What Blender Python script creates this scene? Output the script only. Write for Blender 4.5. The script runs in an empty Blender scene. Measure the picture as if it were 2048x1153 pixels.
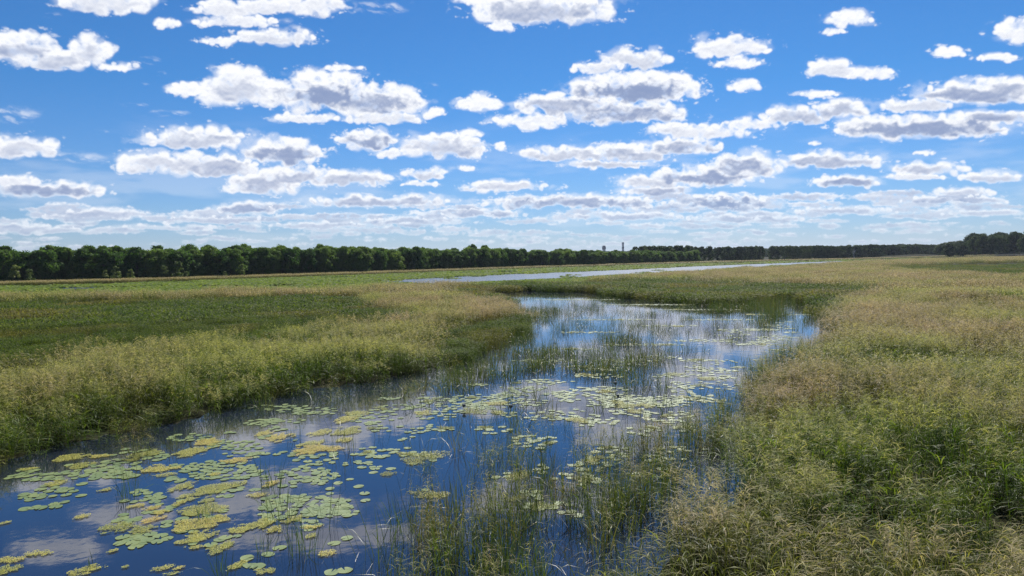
import bpy, math, random
import numpy as np

# ---------------------------------------------------------------- camera, world, sun, exposure
S = bpy.context.scene
col = S.collection
SUN_EL, SUN_AZ = math.radians(47), math.radians(14)
SKY_STRENGTH, SUN_STRENGTH = 0.068, 5.0
S.view_settings.view_transform = 'Standard'; S.view_settings.look = 'None'
S.view_settings.gamma = 1; S.view_settings.exposure = 0.52
F_PX, PITCH, ROLL, CAM_H = 1462.0, math.atan(62.5/1462), math.atan(28/2048), 6.0
cp, sp_, cr, sr = math.cos(PITCH), math.sin(PITCH), math.cos(ROLL), math.sin(ROLL)
FW = np.array([0, cp, -sp_]); U0 = np.array([0, sp_, cp]); R0 = np.array([1.0, 0, 0])
RT = cr*R0 - sr*U0; UP = cr*U0 + sr*R0
def ray(px, py):
    px = np.asarray(px, float); py = np.asarray(py, float)
    return FW + RT*((px-1024)/F_PX)[..., None] - UP*((py-576.5)/F_PX)[..., None]

def vnoise(x, y, seed, tab=256):
    r = np.random.RandomState(seed).rand(tab, tab).astype(np.float32)
    xi = np.floor(x); yi = np.floor(y)
    fx = (x-xi).astype(np.float32); fy = (y-yi).astype(np.float32)
    fx = fx*fx*fx*(fx*(fx*6-15)+10); fy = fy*fy*fy*(fy*(fy*6-15)+10)
    xi = xi.astype(np.int64) % tab; yi = yi.astype(np.int64) % tab
    x1 = (xi+1) % tab; y1 = (yi+1) % tab
    return (r[yi, xi]*(1-fx)+r[yi, x1]*fx)*(1-fy) + (r[y1, xi]*(1-fx)+r[y1, x1]*fx)*fy
def fbm(x, y, seed, octv=5, gain=.5, billow=False):
    s = 0; a = 1.0; t = 0; c, d = .8, .6
    for k in range(octv):
        n = vnoise(x, y, seed+k)
        if billow: n = 1-np.abs(2*n-1)*1.6
        s = s+a*n; t += a; a *= gain
        x, y = (c*x-d*y)*2.03+17.3, (d*x+c*y)*2.03+5.1
    return s/t
def sstep(a, b, x):
    t = np.clip((x-a)/(b-a), 0, 1); return t*t*(3-2*t)

# cumulus clouds: x, y, half width, half height (as seen), darkness of the core
CLOUDS = [(215,8,95,28,.3),(335,50,26,12,0),(40,100,75,38,.7),(110,125,70,26,.5),(180,108,40,34,.4),(238,136,42,11,0),
(450,18,70,22,.2),(530,16,55,20,.2),(625,14,72,26,.1),(470,44,85,15,.1),(540,78,92,22,.3),(440,82,45,9,0),
(1085,22,138,40,.6),(1000,52,25,16,0),(950,4,40,12,0),(1195,138,52,16,.3),(1275,120,72,22,.4),
(1275,182,130,38,1),(1130,212,108,24,.7),(1240,228,130,30,.8),(1060,246,70,20,.1),(960,210,42,22,0),
(1465,98,76,27,.2),(1480,128,46,15,0),(1490,175,33,14,0),(1700,42,48,20,0),(1668,66,22,10,0),
(1655,140,48,22,.25),(1735,150,58,13,.1),(1630,190,45,8,0),(1900,105,32,14,0),(1995,118,42,10,0),(2045,65,56,30,.1),
(685,138,35,10,0),(375,180,45,14,0),(480,180,72,42,.45),(640,190,112,44,1),(745,205,88,40,.8),(610,238,70,13,.1),(760,240,80,14,.2),(870,228,22,10,0),
(45,300,78,24,.5),(100,382,108,20,.9),(30,366,50,14,.2),
(390,280,105,24,.5),(340,330,105,26,.4),(440,336,80,25,.6),(570,310,74,30,.9),(525,372,75,30,.6),(600,356,80,25,.6),(700,360,88,18,.6),
(730,284,60,24,.9),(788,310,35,11,.1),(890,296,84,29,.5),(940,270,30,9,0),(850,350,45,17,.5),(840,370,40,8,.1),(935,338,20,7,0),(1003,295,7,12,0),
(1130,310,88,20,.5),(1255,310,100,22,.6),(1375,294,72,22,.7),(1210,330,90,10,.5),(1400,265,108,20,.2),(1500,252,60,14,.1),
(1590,236,72,21,.6),(1680,222,60,22,.6),(1950,190,112,28,.8),(1830,214,80,15,.4),(2020,182,70,26,.7),
(1850,258,170,30,.9),(1990,240,80,18,.8),(1722,264,50,16,.2),(1490,336,70,30,.8),(1400,356,110,24,.9),(1300,368,72,15,.4),
(1660,326,112,20,.7),(1690,366,72,14,.9),(1860,340,80,17,.6),(1830,356,60,8,.2),(1980,356,62,14,.6),(1930,386,60,11,.5),
(1010,376,88,14,.4),(1630,290,12,5,0),(1845,307,22,5,0),(300,120,22,10,-1),(320,148,16,7,-1),(280,171,20,5,-1),(100,32,22,7,-1),
(760,18,62,16,-1),(270,212,32,6,-1),(335,228,52,9,-1),(25,232,62,24,-1),(200,265,22,6,-1),(150,316,60,14,-1),(860,172,24,6,-1),
(760,405,145,15,.7),(420,442,120,11,.5),(200,431,112,13,.6),(490,420,64,15,.8),(1150,408,190,16,.8),(960,428,80,15,.7),(1450,406,112,18,.9),(340,456,100,8,.5),(50,458,64,15,.6),(640,453,112,8,.5),(830,444,100,12,.6),(1250,434,120,11,.6),(1490,438,120,11,.6),(1700,424,112,10,.6),(1910,402,110,11,.7),(1970,428,90,8,.5),(1310,384,74,12,.7),(110,462,60,8,.5),
(640,-50,260,26,.4),(1500,-60,160,24,.3),(1850,-40,120,20,.2),(60,-60,90,24,.3)]
def make_sky(W=3600, Hh=1200):
    az = np.radians(np.linspace(-90, 90, W, dtype=np.float32))[None, :]
    el = np.radians(np.linspace(0, 60, Hh, dtype=np.float32))[:, None]
    dx = np.sin(az)*np.cos(el); dy = np.cos(az)*np.cos(el); dz = np.sin(el)+0*az
    # picture-plane style coordinates, used only to lay the listed clouds out on the sky
    zf = dx*FW[0]+dy*FW[1]+dz*FW[2]
    zs = np.where(zf > .2, zf, .2)
    px = 1024+F_PX*(dx*RT[0]+dy*RT[1]+dz*RT[2])/zs; py = 576.5-F_PX*(dx*UP[0]+dy*UP[1]+dz*UP[2])/zs
    A = np.degrees(az)+0*el; E = np.degrees(el)+0*az
    A = A.astype(np.float32); E = E.astype(np.float32)
    n1 = fbm(A*.55, E*.85, 11, 6, .55)
    b1 = fbm(A*1.1, E*1.5, 31, 6, .55, True)
    nw = fbm(A*.9, E*1.3, 51, 3); nw2 = fbm(A*.9+50, E*1.3, 71, 3)
    wx = (nw-.5)*46; wy = (nw2-.5)*26
    n2 = fbm(A*1.25, E*3.4, 211, 5, .55); b2 = fbm(A*2.0, E*4.6, 231, 5, .6, True)
    T = np.full(px.shape, -1., np.float32); D = np.zeros_like(T); WI = np.zeros_like(T); TL = T.copy(); DL = D.copy(); REL = np.zeros_like(T)
    rs = np.random.RandomState(5)
    small = []
    for k in range(290):                       # the many small far clouds low over the horizon
        v = rs.rand()**.8; cy = 395+100*v; cx = rs.uniform(-300, 2350)
        if cy < 425 and rs.rand() < .45 and cx < 1000: continue
        g = 1-.72*v
        small.append((cx, cy-.0137*(cx-1024)+3, rs.uniform(34, 95)*g+10, rs.uniform(8, 14)*g+1.6, rs.uniform(.5, 1.0)))
    for lst, TT, DD in ((CLOUDS, T, D), (small, TL, DL)):
        for (cx, cy, rx, ry, dk) in lst:
            ylo, yhi = cy-ry*2.6-50, cy+ry*2.6+50
            if TT is TL: ylo, yhi = cy-ry*2.6-10, cy+ry*2.6+10
            d0 = ray(cx-rx*2-60, cy); d1 = ray(cx+rx*2+60, cy); dc = [ray(x, y) for x in (cx-rx*2-60, cx+rx*2+60) for y in (ylo, yhi)]
            aa = [math.degrees(math.atan2(d[0], d[1])) for d in dc]; ee = [math.degrees(math.atan2(d[2], math.hypot(d[0], d[1]))) for d in dc]
            j0 = int(max(0, (min(aa)+90)/180*(W-1))); j1 = int(min(W, (max(aa)+90)/180*(W-1)+2))
            i0 = int(max(0, min(ee)/60*(Hh-1))); i1 = int(min(Hh, max(ee)/60*(Hh-1)+2))
            if i1 <= i0 or j1 <= j0: continue
            s = np.s_[i0:i1, j0:j1]
            q = min(1, ry/22)
            X = (px[s]+wx[s]*q*.9-cx)/rx; Y = (py[s]+wy[s]*q*.9-cy)/ry
            Y = np.where(Y > 0, Y*1.25, Y)
            base = 1-(X*X+Y*Y)
            if dk < 0:
                wsp = fbm((X*rx+Y*ry*1.2)*.02, (Y*ry-X*rx*.25)*.09, 91, 5, .6)
                WI[s] = np.maximum(WI[s], np.clip(base, 0, 1)*sstep(.38, .75, wsp)*.8)
                continue
            t = np.clip(base, -1.5, 1)*min(1, ry/14+.35)
            if TT is T:                         # heap of puffs: a flat foot, domes above
                t = np.where(Y > .45, t-(Y-.45)*1.5, t)*.9-.06
                XX = px[s]+wx[s]*.30-cx; YY = py[s]+wy[s]*.30-cy
                rl = np.zeros(t.shape, np.float32)
                for _ in range(int(7+rx*ry/95)):
                    u = rs.uniform(-.95, .95); top = math.sqrt(max(0, 1-u*u)); rad = ry*rs.uniform(.20, .50)*(.55+.45*top)+1.5
                    vx, vy = u*rx, -ry*top*rs.uniform(-.25, .95)+rad*.35
                    ax = rad*rs.uniform(1.0, 1.7)
                    dxx = (XX-vx)/ax; dyy = (YY-vy)/rad; b_ = 1-dxx*dxx-dyy*dyy
                    g_ = .12+.88*b_
                    up = g_ > t
                    rl = np.where(up & (b_ > -.3), np.clip(-dyy, -1, 1), rl); t = np.where(up, np.minimum(g_, .75), t)
                REL[s] = np.where(t > TT[s], rl, REL[s])
            TT[s] = np.maximum(TT[s], t); e_ = 1-(X/.92)**2-((Y-.10)/.66)**2+(b1[s]-.45)*.9+(n1[s]-.5)*.8
            DD[s] = np.maximum(DD[s], sstep(-.15, .85, e_)*dk)
    dens = T*1.05 + .06 + (n1-.5)*.62 + (b1-.42)*.80
    dens = np.where(T < -.95, -1, dens)
    frag = sstep(.60, .78, fbm(A*1.9+7, E*3.4, 251, 5, .6))*sstep(-1, -.5, T)*sstep(.15, -.1, dens)*.7
    far = TL*1.05 + (n2-.5)*1.1 + (b2-.42)*.9 - .22
    far = np.where(TL < -.95, -1, far)
    # generic cumulus cover outside the listed area (seen only from the side or in the water)
    zz = np.maximum(dz, .1)
    Xp = dx/zz; Yp = dy/zz
    gen = (fbm(Xp*.9, Yp*.9, 111, 6, .55) - .56)*3.4 - (1-np.clip(sstep(22, 26, E) + sstep(40, 46, np.abs(A))*sstep(5, 8, E), 0, 1))*2
    dens = np.maximum(dens, gen); D = np.where(gen > 0, np.maximum(D, .55), D)
    fine = fbm(A*4.5, E*6.5, 191, 4, .6)
    dens = dens + (fine-.5)*.38*sstep(.6, 0, np.abs(dens))
    body = np.clip((dens+.12)/.95, 0, 1)**.72
    veil = .42*sstep(-.75, .25, T*1.05+(n1-.5)*1.7-.12)*sstep(.35, .6, nw2+.35*(n1-.5))
    alpha = np.maximum(np.maximum(body*body*(3-2*body), np.maximum(veil, frag)), sstep(-.05, .75, far)*.92)
    alpha = np.maximum(alpha, WI*.85)
    film = sstep(.46, .74, fbm(A*.16+3, E*.75, 271, 5, .55))*sstep(11.5, 5, E)*sstep(-.5, 2.5, E)*.20
    alpha = np.maximum(alpha, film+alpha*(1-film))
    alpha = alpha*(.62+.38*sstep(0, 5.5, E))
    thick = np.maximum(np.clip(dens, 0, 1.4), np.clip(far, 0, 1.0)*.8)
    listed = dens > far*.9
    dark = np.where(listed, D, DL*.7)
    # light comes from high up: gather density downwards from the top
    acc = np.zeros_like(T); a = np.zeros(W, np.float32)
    for r in range(Hh-1, -1, -1):
        a = a*.955 + np.clip(thick[r], 0, 1)*.045; acc[r] = a
    core = sstep(.22, 1.15, thick)
    p1 = fbm(A*1.5, E*2.3, 171, 4, .5, True); p2 = fbm(A*1.5, (E+.22)*2.3, 171, 4, .5, True)   # relief lit from above
    big = fbm(A*.5+9, E*.9, 201, 3)
    lump = sstep(.30, .62, big+.25*(b1-.45))
    sh = 1.04 - .52*dark*sstep(.05, .45, thick) - .10*core*np.clip(acc*1.5, 0, 1) + (p2-p1)*.10*sstep(.1, .8, thick) + REL*.09*sstep(.1, .5, thick)*(1-.6*dark) + (b1-.5)*.06*sstep(0, .3, thick)
    sh = np.where(sh < .62, .62-.14*np.tanh((.62-sh)/.14), sh)
    sh = np.clip(sh, .40, 1.04)
    return alpha.astype(np.float32), sh.astype(np.float32)

from mathutils import Matrix, Vector
cam_d = bpy.data.cameras.new('camera'); cam = bpy.data.objects.new('camera', cam_d); col.objects.link(cam)
cam_d.sensor_width = 36; cam_d.lens = 36*F_PX/2048; cam_d.clip_start = .1; cam_d.clip_end = 30000
cam.matrix_world = Matrix(((RT[0], UP[0], -FW[0], 0), (RT[1], UP[1], -FW[1], 0), (RT[2], UP[2], -FW[2], CAM_H), (0, 0, 0, 1)))
S.camera = cam
S.cycles.max_bounces = 7; S.cycles.transparent_max_bounces = 8; S.cycles.diffuse_bounces = 3; S.cycles.glossy_bounces = 3
S.cycles.transmission_bounces = 4; S.cycles.use_denoising = True; S.cycles.denoiser = 'OPENIMAGEDENOISE'; S.cycles.denoising_prefilter = 'NONE'; S.cycles.caustics_reflective = False; S.cycles.caustics_refractive = False; S.cycles.sample_clamp_indirect = 3

world = bpy.data.worlds.new('World'); S.world = world; world.use_nodes = True
wn, wl = world.node_tree.nodes, world.node_tree.links
wn.clear()
def nd(tree, kind, **kw):
    n = tree.nodes.new(kind)
    for k, v in kw.items():
        if k.startswith('i_'):
            n.inputs[k[2:].replace('_', ' ')].default_value = v
        else: setattr(n, k, v)
    return n
def build_world():
    T = world.node_tree; L = T.links.new
    out = nd(T, 'ShaderNodeOutputWorld'); bg = nd(T, 'ShaderNodeBackground'); bg.inputs['Strength'].default_value = SKY_STRENGTH
    sky = nd(T, 'ShaderNodeTexSky', sky_type='NISHITA', sun_disc=False, sun_elevation=SUN_EL, sun_rotation=SUN_AZ,
             air_density=1.0, dust_density=.1, ozone_density=2.2, altitude=0)
    hs = nd(T, 'ShaderNodeMix', data_type='RGBA', blend_type='MULTIPLY'); hs.inputs['Factor'].default_value = 1
    hs.inputs['B'].default_value = SKY_TINT
    L(sky.outputs[0], hs.inputs['A'])
    tc = nd(T, 'ShaderNodeTexCoord'); sx = nd(T, 'ShaderNodeSeparateXYZ'); L(tc.outputs['Generated'], sx.inputs[0])
    tr = nd(T, 'ShaderNodeValToRGB'); q = tr.color_ramp.elements; q[0].position = 0; q[0].color = SKY_LOW; q[1].position = .22; q[1].color = SKY_TINT
    L(sx.outputs[2], tr.inputs[0]); L(tr.outputs[0], hs.inputs['B'])
    def m(op, a, b=None):
        n = nd(T, 'ShaderNodeMath', operation=op)
        for i, v in enumerate((a, b)):
            if v is None: continue
            if isinstance(v, (int, float)): n.inputs[i].default_value = v
            else: L(v, n.inputs[i])
        return n.outputs[0]
    az = m('ARCTAN2', sx.outputs[0], m('ABSOLUTE', sx.outputs[1]))
    u = m('ADD', m('DIVIDE', az, math.pi), .5)
    v = m('DIVIDE', m('ARCSINE', m('MINIMUM', m('MAXIMUM', sx.outputs[2], 0.0), 1.0)), math.radians(60))
    cb = nd(T, 'ShaderNodeCombineXYZ'); L(u, cb.inputs[0]); L(v, cb.inputs[1])
    al, sh = make_sky()
    H, W = al.shape
    im = bpy.data.images.new('cloud_field', W, H, float_buffer=True, is_data=True)
    buf = np.zeros((H, W, 4), np.float32); buf[..., 0] = al; buf[..., 1] = sh; buf[..., 3] = 1
    im.pixels.foreach_set(buf.ravel()); im.update(); im.pack()
    tx = nd(T, 'ShaderNodeTexImage', image=im, extension='EXTEND', interpolation='Cubic')
    L(cb.outputs[0], tx.inputs[0])
    sc = nd(T, 'ShaderNodeSeparateColor'); L(tx.outputs[0], sc.inputs[0])
    ramp = nd(T, 'ShaderNodeValToRGB'); e = ramp.color_ramp.elements
    e[0].position = .45; e[0].color = (*CLOUD_DARK, 1); e[1].position = 1.0; e[1].color = (*CLOUD_LIGHT, 1)
    L(sc.outputs[1], ramp.inputs[0])
    cg = nd(T, 'ShaderNodeMix', data_type='RGBA', blend_type='MULTIPLY'); cg.inputs['Factor'].default_value = 1
    L(ramp.outputs[0], cg.inputs['A']); cg.inputs['B'].default_value = (1/SKY_STRENGTH,)*3+(1,)
    mx = nd(T, 'ShaderNodeMix', data_type='RGBA'); mx.clamp_result = False
    L(sc.outputs[0], mx.inputs['Factor']); L(hs.outputs['Result'], mx.inputs['A']); L(cg.outputs['Result'], mx.inputs['B'])
    L(mx.outputs['Result'], bg.inputs['Color']); L(bg.outputs[0], out.inputs[0])
SKY_TINT = (.25, .60, .97, 1); SKY_LOW = (.46, .61, .98, 1); CLOUD_LIGHT = (.70, .71, .74); CLOUD_DARK = (.15, .21, .37)
build_world()
world.cycles.sampling_method = 'MANUAL'; world.cycles.sample_map_resolution = 512

sun_d = bpy.data.lights.new('sun', 'SUN'); sun_d.energy = SUN_STRENGTH; sun_d.angle = math.radians(.5); sun_d.color = (1, .95, .87)
sun = bpy.data.objects.new('sun', sun_d); col.objects.link(sun)
sdir = Vector((math.sin(SUN_AZ)*math.cos(SUN_EL), math.cos(SUN_AZ)*math.cos(SUN_EL), math.sin(SUN_EL)))
sun.rotation_euler = sdir.to_track_quat('Z', 'Y').to_euler()

# ---------------------------------------------------------------- helpers
RNG = np.random.RandomState(7); random.seed(7)
def G(px, py, z=0.0):
    """the place on the level z that the photograph shows at px, py (full-size pixels)"""
    d = ray(px, py); t = (z-CAM_H)/d[..., 2]
    return np.stack([d[..., 0]*t, d[..., 1]*t], -1)
def to_px(x, y, z):
    v = np.stack([x, y, z-CAM_H+0*x], -1)
    k = v@FW
    return 1024+F_PX*(v@RT)/k, 576.5-F_PX*(v@UP)/k
def poly(pts, z=0.0):
    return np.array([G(p[0], p[1], p[2] if len(p) > 2 else z) for p in pts])
def inside(P, x, y):
    r = np.zeros(np.shape(x), bool); n = len(P)
    for i in range(n):
        x0, y0 = P[i]; x1, y1 = P[(i+1) % n]
        c = ((y0 > y) != (y1 > y))
        with np.errstate(divide='ignore', invalid='ignore'):
            r ^= c & (x < (x1-x0)*(y-y0)/((y1-y0) or 1e-9)+x0)
    return r
def tag(o, label=None, cat=None, group=None, kind=None):
    for k, v in (('label', label), ('category', cat), ('group', group), ('kind', kind)):
        if v: o[k] = v
    return o
def mesh_obj(name, V, F, mats, parent=None, loc=None, attrs=None, mi=None, smooth=False, link=True):
    """V (n,3); F (m,4) or (m,3) array, or a list of faces; attrs: per-vertex floats"""
    me = bpy.data.meshes.new(name)
    V = np.asarray(V, np.float32)
    if isinstance(F, np.ndarray):
        k = F.shape[1]
        me.vertices.add(len(V)); me.vertices.foreach_set('co', V.ravel())
        me.loops.add(F.size); me.loops.foreach_set('vertex_index', F.astype(np.int32).ravel())
        me.polygons.add(len(F)); me.polygons.foreach_set('loop_start', np.arange(0, F.size, k, dtype=np.int32))
        me.polygons.foreach_set('loop_total', np.full(len(F), k, np.int32))
        me.update(calc_edges=True)
    else:
        me.from_pydata(V.tolist(), [], F)
    for m in (mats if isinstance(mats, (list, tuple)) else [mats]): me.materials.append(m)
    if mi is not None: me.polygons.foreach_set('material_index', np.asarray(mi, np.int32))
    if smooth: me.polygons.foreach_set('use_smooth', np.ones(len(me.polygons), bool))
    for k, v in (attrs or {}).items():
        a = me.attributes.new(k, 'FLOAT', 'POINT'); a.data.foreach_set('value', np.asarray(v, np.float32))
    o = bpy.data.objects.new(name, me)
    if link: col.objects.link(o)
    if parent: o.parent = parent
    if loc is not None: o.location = loc
    return o
def empty(name, loc, rz=0):
    o = bpy.data.objects.new(name, None); col.objects.link(o); o.location = loc; o.rotation_euler.z = rz
    o.empty_display_size = .2
    return o

# ---------------------------------------------------------------- materials
def new_mat(name):
    m = bpy.data.materials.new(name); m.use_nodes = True; m.node_tree.nodes.clear(); return m, m.node_tree
def ramp_node(T, stops):
    r = nd(T, 'ShaderNodeValToRGB'); e = r.color_ramp.elements
    while len(e) < len(stops): e.new(.5)
    for q, (p, c) in zip(e, stops): q.position = p; q.color = (*c, 1)
    return r
def plant_mat(name, a, b, trans=.45, rough=.45, spec=.35, tanned=None, sat_noise=.16, tr_gain=1.25):
    """leafy material: colour runs from a to b with the ribbon's own 'tone'; 'tint' of the tuft leads towards `tanned`"""
    m, T = new_mat(name); L = T.links.new
    at = nd(T, 'ShaderNodeAttribute', attribute_name='tone', attribute_type='GEOMETRY')
    r = ramp_node(T, [(0, a), (1, b)]); L(at.outputs['Fac'], r.inputs[0]); c = r.outputs[0]
    if tanned:
        ti = nd(T, 'ShaderNodeAttribute', attribute_name='tint', attribute_type='INSTANCER')
        r2 = ramp_node(T, [(0, tanned[0]), (1, tanned[1])]); L(at.outputs['Fac'], r2.inputs[0])
        mx = nd(T, 'ShaderNodeMix', data_type='RGBA'); L(ti.outputs['Fac'], mx.inputs['Factor']); L(c, mx.inputs['A']); L(r2.outputs[0], mx.inputs['B'])
        c = mx.outputs['Result']
    oi = nd(T, 'ShaderNodeObjectInfo')
    hs = nd(T, 'ShaderNodeHueSaturation'); L(c, hs.inputs['Color'])
    mr = nd(T, 'ShaderNodeMapRange'); L(oi.outputs['Random'], mr.inputs[0]); mr.inputs[3].default_value = 1-sat_noise*1.6; mr.inputs[4].default_value = 1+sat_noise*1.6
    L(mr.outputs[0], hs.inputs['Value'])
    mh = nd(T, 'ShaderNodeMapRange'); L(oi.outputs['Random'], mh.inputs[0]); mh.inputs[3].default_value = .5+sat_noise*.09; mh.inputs[4].default_value = .5-sat_noise*.14
    L(mh.outputs[0], hs.inputs['Hue'])
    p = nd(T, 'ShaderNodeBsdfPrincipled'); L(hs.outputs[0], p.inputs['Base Color']); p.inputs['Roughness'].default_value = rough
    p.inputs['Specular IOR Level'].default_value = spec
    tr = nd(T, 'ShaderNodeBsdfTranslucent')
    g = nd(T, 'ShaderNodeMix', data_type='RGBA', blend_type='MULTIPLY'); g.inputs['Factor'].default_value = 1; L(hs.outputs[0], g.inputs['A']); g.inputs['B'].default_value = (tr_gain*1.05, tr_gain*1.1, tr_gain*.6, 1)
    L(g.outputs['Result'], tr.inputs[0])
    ms = nd(T, 'ShaderNodeMixShader'); ms.inputs[0].default_value = trans; L(p.outputs[0], ms.inputs[1]); L(tr.outputs[0], ms.inputs[2])
    o = nd(T, 'ShaderNodeOutputMaterial'); L(ms.outputs[0], o.inputs[0])
    return m
def plain_mat(name, a, b, scale=4, rough=.8, spec=.3, stretch=(1, 1, 1)):
    m, T = new_mat(name); L = T.links.new
    tc = nd(T, 'ShaderNodeTexCoord'); mp = nd(T, 'ShaderNodeMapping'); mp.inputs['Scale'].default_value = stretch; L(tc.outputs['Object'], mp.inputs[0])
    n = nd(T, 'ShaderNodeTexNoise'); n.inputs['Scale'].default_value = scale; n.inputs['Detail'].default_value = 5; L(mp.outputs[0], n.inputs[0])
    r = ramp_node(T, [(.3, a), (.7, b)]); L(n.outputs[0], r.inputs[0])
    p = nd(T, 'ShaderNodeBsdfPrincipled'); L(r.outputs[0], p.inputs['Base Color']); p.inputs['Roughness'].default_value = rough; p.inputs['Specular IOR Level'].default_value = spec
    o = nd(T, 'ShaderNodeOutputMaterial'); L(p.outputs[0], o.inputs[0])
    return m
def water_mat(rough=.04, name='water'):
    m, T = new_mat(name); L = T.links.new
    tc = nd(T, 'ShaderNodeTexCoord')
    p = nd(T, 'ShaderNodeBsdfPrincipled'); p.inputs['Base Color'].default_value = (.010, .014, .030, 1)
    p.inputs['Roughness'].default_value = rough; p.inputs['IOR'].default_value = 1.9
    n1 = nd(T, 'ShaderNodeTexNoise'); n1.inputs['Scale'].default_value = 1.1; n1.inputs['Detail'].default_value = 2; L(tc.outputs['Object'], n1.inputs[0])
    n2 = nd(T, 'ShaderNodeTexNoise'); n2.inputs['Scale'].default_value = 7; n2.inputs['Detail'].default_value = 2; L(tc.outputs['Object'], n2.inputs[0])
    b1 = nd(T, 'ShaderNodeBump'); b1.inputs['Strength'].default_value = 1; b1.inputs['Distance'].default_value = .0035; L(n1.outputs[0], b1.inputs['Height'])
    b2 = nd(T, 'ShaderNodeBump'); b2.inputs['Strength'].default_value = 1; b2.inputs['Distance'].default_value = .0005; L(n2.outputs[0], b2.inputs['Height']); L(b1.outputs[0], b2.inputs['Normal'])
    L(b2.outputs[0], p.inputs['Normal'])
    o = nd(T, 'ShaderNodeOutputMaterial'); L(p.outputs[0], o.inputs[0])
    return m
M = dict(
    water=water_mat(), ripple=water_mat(.22, 'rippled_water'),
    mud=plain_mat('wet_mud', (.015, .018, .008), (.035, .034, .015), 1.5, .9, .05),
    leaf=plant_mat('rice_leaf', (.024, .056, .007), (.13, .19, .022), .45, .5, .2, tanned=((.06, .058, .014), (.22, .19, .06))),
    plume=plant_mat('rice_plume', (.20, .22, .065), (.46, .44, .16), .45, .6, .15, tanned=((.26, .19, .125), (.48, .39, .26)), tr_gain=1.2),
    broad=plant_mat('broad_leaf', (.032, .062, .010), (.13, .175, .028), .45, .6, .12, tanned=((.08, .075, .018), (.22, .20, .05))),
    rush=plant_mat('rush_leaf', (.025, .055, .012), (.10, .16, .04), .35, .4, .4, tanned=((.10, .09, .03), (.22, .19, .07))),
    crown=plant_mat('tree_leaf', (.050, .105, .022), (.13, .22, .045), .5, .6, .10, sat_noise=.2),
    crown_shaded=plant_mat('shaded_tree_leaf', (.022, .045, .018), (.06, .10, .03), .35, .6, .10, sat_noise=.2),  # tree leaf darkened: cloud shadow over the far woods put into the colour
    crown_pale=plant_mat('pale_tree_leaf', (.09, .14, .03), (.20, .24, .07), .4, .55, .25),
    bark=plain_mat('bark', (.05, .04, .03), (.11, .09, .07), 3, .9, .2, (1, 1, .3)),
    concrete=plain_mat('pale_concrete', (.42, .42, .42), (.52, .52, .51), .3),
    darkband=plain_mat('dark_steel', (.07, .08, .10), (.11, .12, .14), .4),
)
def pad_mat(name, stops, rough=.42, trans=.15):
    m, T = new_mat(name); L = T.links.new
    at = nd(T, 'ShaderNodeAttribute', attribute_name='tone', attribute_type='GEOMETRY')
    oi = nd(T, 'ShaderNodeObjectInfo'); ad = nd(T, 'ShaderNodeMath', operation='MULTIPLY_ADD'); L(oi.outputs['Random'], ad.inputs[0]); ad.inputs[1].default_value = .45; L(at.outputs['Fac'], ad.inputs[2])
    sb = nd(T, 'ShaderNodeMath', operation='SUBTRACT'); L(ad.outputs[0], sb.inputs[0]); sb.inputs[1].default_value = .2
    tc = nd(T, 'ShaderNodeTexCoord'); n = nd(T, 'ShaderNodeTexNoise'); n.inputs['Scale'].default_value = 14; n.inputs['Detail'].default_value = 4; L(tc.outputs['Object'], n.inputs[0])
    a2 = nd(T, 'ShaderNodeMath', operation='MULTIPLY_ADD'); L(n.outputs[0], a2.inputs[0]); a2.inputs[1].default_value = .5; L(sb.outputs[0], a2.inputs[2])
    s2 = nd(T, 'ShaderNodeMath', operation='SUBTRACT'); L(a2.outputs[0], s2.inputs[0]); s2.inputs[1].default_value = .25
    r = ramp_node(T, stops); L(s2.outputs[0], r.inputs[0])
    p = nd(T, 'ShaderNodeBsdfPrincipled'); L(r.outputs[0], p.inputs['Base Color']); p.inputs['Roughness'].default_value = rough; p.inputs['Specular IOR Level'].default_value = .5
    b = nd(T, 'ShaderNodeBump'); b.inputs['Distance'].default_value = .004; L(n.outputs[0], b.inputs['Height']); L(b.outputs[0], p.inputs['Normal'])
    tr = nd(T, 'ShaderNodeBsdfTranslucent'); L(r.outputs[0], tr.inputs[0])
    ms = nd(T, 'ShaderNodeMixShader'); ms.inputs[0].default_value = trans; L(p.outputs[0], ms.inputs[1]); L(tr.outputs[0], ms.inputs[2])
    o = nd(T, 'ShaderNodeOutputMaterial'); L(ms.outputs[0], o.inputs[0])
    return m
M['pad'] = pad_mat('lily_pad', [(0, (.13, .19, .065)), (.55, (.21, .26, .085)), (.82, (.36, .35, .10)), (1, (.40, .20, .08))])
M['mat'] = pad_mat('weed_leaf', [(0, (.16, .21, .04)), (.35, (.40, .40, .07)), (.75, (.56, .50, .09)), (1, (.50, .30, .10))], .6, .25)

# ---------------------------------------------------------------- ribbons and tufts
class RB:
    """collects ribbons (leaf blades, stems, branchlets) into one mesh"""
    def __init__(s): s.V = []; s.F = []; s.T = []; s.MI = []; s.n = 0
    def add(s, P, Wd, side, tone, mi):
        # P (n,k,3), Wd (n,k), side (n,3) , tone (n,) or (n,k)
        n, k, _ = P.shape
        a = P - side[:, None, :]*Wd[..., None]*.5; b = P + side[:, None, :]*Wd[..., None]*.5
        V = np.stack([a, b], 2).reshape(-1, 3)
        base = np.arange(n)[:, None]*2*k + np.arange(k-1)[None, :]*2
        F = np.stack([base, base+1, base+3, base+2], -1).reshape(-1, 4) + s.n
        s.V.append(V); s.F.append(F); s.n += len(V)
        t = np.broadcast_to(np.asarray(tone, float).reshape(n, -1), (n, k)); s.T.append(np.repeat(t.reshape(-1), 2))
        s.MI.append(np.full(len(F), mi))
    def build(s, name, mats, **kw):
        return mesh_obj(name, np.concatenate(s.V), np.concatenate(s.F), mats, attrs={'tone': np.concatenate(s.T)}, mi=np.concatenate(s.MI), **kw)
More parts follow.
